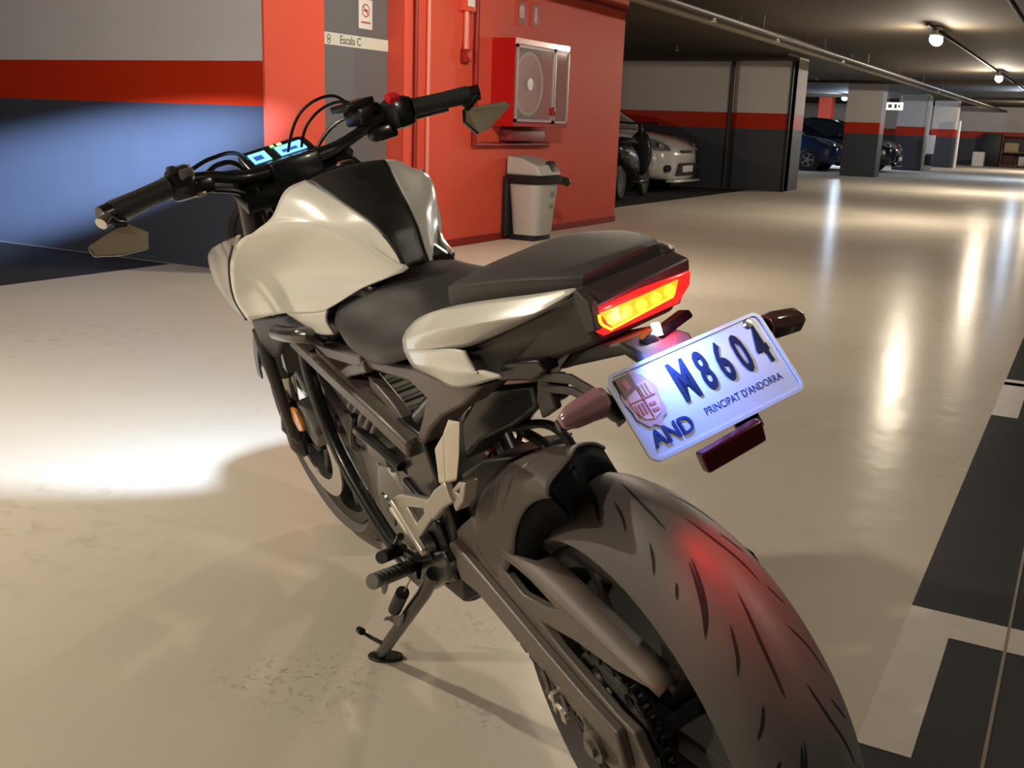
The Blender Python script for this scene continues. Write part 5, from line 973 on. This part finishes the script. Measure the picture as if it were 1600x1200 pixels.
MB().slab([(0.0419, 0.0700, 0.7683), (0.0186, 0.0700, 0.7755), (0.0157, 0.0710, 0.7568), (0.0071, 0.0720, 0.7381), (0.0526, 0.0700, 0.7125), (0.0556, 0.0700, 0.7350)], (0, -0.010, 0)).build('signal_bracket', W['plast'], hng, bevel=0.003)
def signal(a, b_, root, lab):
    a = Vector(a); b_ = Vector(b_); d_ = (b_ - a)
    o = MB().tube([a, a.lerp(b_, 0.15), a.lerp(b_, 0.75), b_], [0.011, 0.0155, 0.0125, 0.006], 8, 1).build('turn_signal', W['clear_redlit'], BIKE, bevel=0.002)
    MB().tube([root, a + d_ * 0.05], [0.012, 0.012], 10, 1).build('stalk', W['blk'], o)
    MB().tube([a.lerp(b_, -0.02) + Vector((0.006, 0, -0.006)), b_ + Vector((0.006, 0, -0.005))], [0.0145, 0.006], 10, 1).build('shell', W['blk'], o)
    return o
t_ = signal((-0.1624, 0.1000, 0.8078), (-0.1591, 0.1500, 0.8004), (-0.1600, 0.0880, 0.7895), 0); t_['label'] = 'left turn signal with the red tail light glow painted into its lens'
MB().slab([(-0.1440, 0.0950, 0.8023), (-0.1577, 0.0900, 0.8073), (-0.1714, 0.0900, 0.7818), (-0.1586, 0.0920, 0.7722)], (0.01, -0.008, 0)).build('signal_mount', W['blk'], t_, bevel=0.002)
ts = MB()
a = Vector((-0.1300, -0.1135, 0.7981)); b_ = Vector((-0.1220, -0.1656, 0.7881))
t2 = MB().tube([a, a.lerp(b_, 0.15), a.lerp(b_, 0.8), b_], [0.013, 0.0155, 0.014, 0.008], 8, 1).build('turn_signal', mat('dark_smoked_lens', (0.075, 0.040, 0.036), 0.2, coat=0.5), BIKE, bevel=0.002)
MB().tube([Vector((-0.1200, -0.0834, 0.7973)), a], 0.010, 10, 1).build('stalk', W['blk'], t2)
rf = MB().slab([(-0.2320, 0.0548, 0.7527), (-0.2320, -0.0169, 0.7602), (-0.2320, -0.0195, 0.7376), (-0.2320, 0.0492, 0.7310)], (0.012, 0, 0)).build('rear_reflector', W['redref'], BIKE, bevel=0.003)
MB().slab([pp_(0.005, -ph + 0.01, -0.004), pp_(0.035, -ph + 0.01, -0.004), pp_(0.035, -ph - 0.012, -0.006), pp_(0.005, -ph - 0.012, -0.006)], pn * -0.003).build('reflector_bracket', W['blk'], rf)
# hoses and cable loops behind the frame
MB().tube([(0.2133, 0.0400, 0.6424), (0.1353, 0.0300, 0.6669), (0.1060, 0.0200, 0.6561), (0.0876, 0.0200, 0.6393)], 0.006, 8).build('wiring_loop', W['blk'], BIKE)
MB().tube([(0.2145, 0.0600, 0.6756), (0.2076, 0.0300, 0.6365), (0.1782, 0.0200, 0.6248), (0.1523, 0.0200, 0.6184)], 0.007, 8).build('wiring_loop', W['blk'], BIKE)
MB().slab([(0.2152, 0.0700, 0.7098), (0.0815, 0.0600, 0.7452), (0.0827, 0.0600, 0.7123), (0.1658, 0.0600, 0.6645), (0.2603, 0.0700, 0.6193), (0.3125, 0.0800, 0.5772), (0.2787, 0.0850, 0.6483)], (0, -0.05, 0)).build('inner_mudguard', W['blk'], BIKE, bevel=0.006)
MB().slab([(0.3311, 0.0850, 0.5506), (0.2567, 0.0800, 0.5938), (0.1883, 0.0600, 0.6138), (0.2829, 0.0700, 0.5329), (0.3391, 0.0800, 0.4850)], (0, -0.10, 0)).build('linkage_cover', W['plast'], BIKE, bevel=0.006)

# --- the lamps of the motorcycle
BM = BIKE.matrix_world
def blight(name, kind, p, power, col, size, look=None, **kw):
    o = light(name, kind, (0, 0, 0), power, col, size, **kw); p = BM @ Vector(p)
    if look is not None:
        d_ = (BM @ Vector(look) - p).normalized(); o.matrix_world = Matrix.Translation(p) @ d_.to_track_quat('-Z', 'Y').to_matrix().to_4x4()
    else: o.location = p
    return o
hp = St((1.300, 0, 0.765))
blight('headlight_spill', 'SPOT', hp, 82, (0.56, 0.75, 1.0), 0.02, look=St((2.3, 0.0, 0.62)), spot_size=R(100), spot_blend=0.45)
hw_ = BM @ Vector(hp); tgt = Vector((-6.75, 5.03, 0.43)); z_ = (hw_ - tgt).normalized(); u_ = Vector((1.69, 0, 0.38)); u_ = (u_ - z_ * u_.dot(z_)).normalized(); v_ = z_.cross(u_)
hbm = blight('headlight_beam', 'SPOT', hp, 10000, (0.40, 0.60, 1.0), 0.02, spot_size=R(9.0), spot_blend=1.0)
hbm.matrix_world = Matrix.Translation(hw_) @ Matrix((u_ * 4.6, v_, z_)).transposed().to_4x4()
blight('tail_light_glow', 'SPOT', (-0.118, -0.040, 0.846), 6.5, (1.0, 0.012, 0.016), 0.02, look=(-0.205, -0.032, 0.52), spot_size=R(52), spot_blend=1.0)
blight('tail_light_halo', 'POINT', (-0.125, -0.005, 0.835), 0.35, (1.0, 0.01, 0.012), 0.02)
lp_ = Vector((-0.1550, 0.0295, 0.8480)); blight('plate_lamp_beam', 'SPOT', lp_ + pn * 0.012, 1.5, (0.17, 0.30, 1.0), 0.006, look=pp_(-0.005, -0.01), spot_size=R(150), spot_blend=0.8)
bpy.context.view_layer.update()
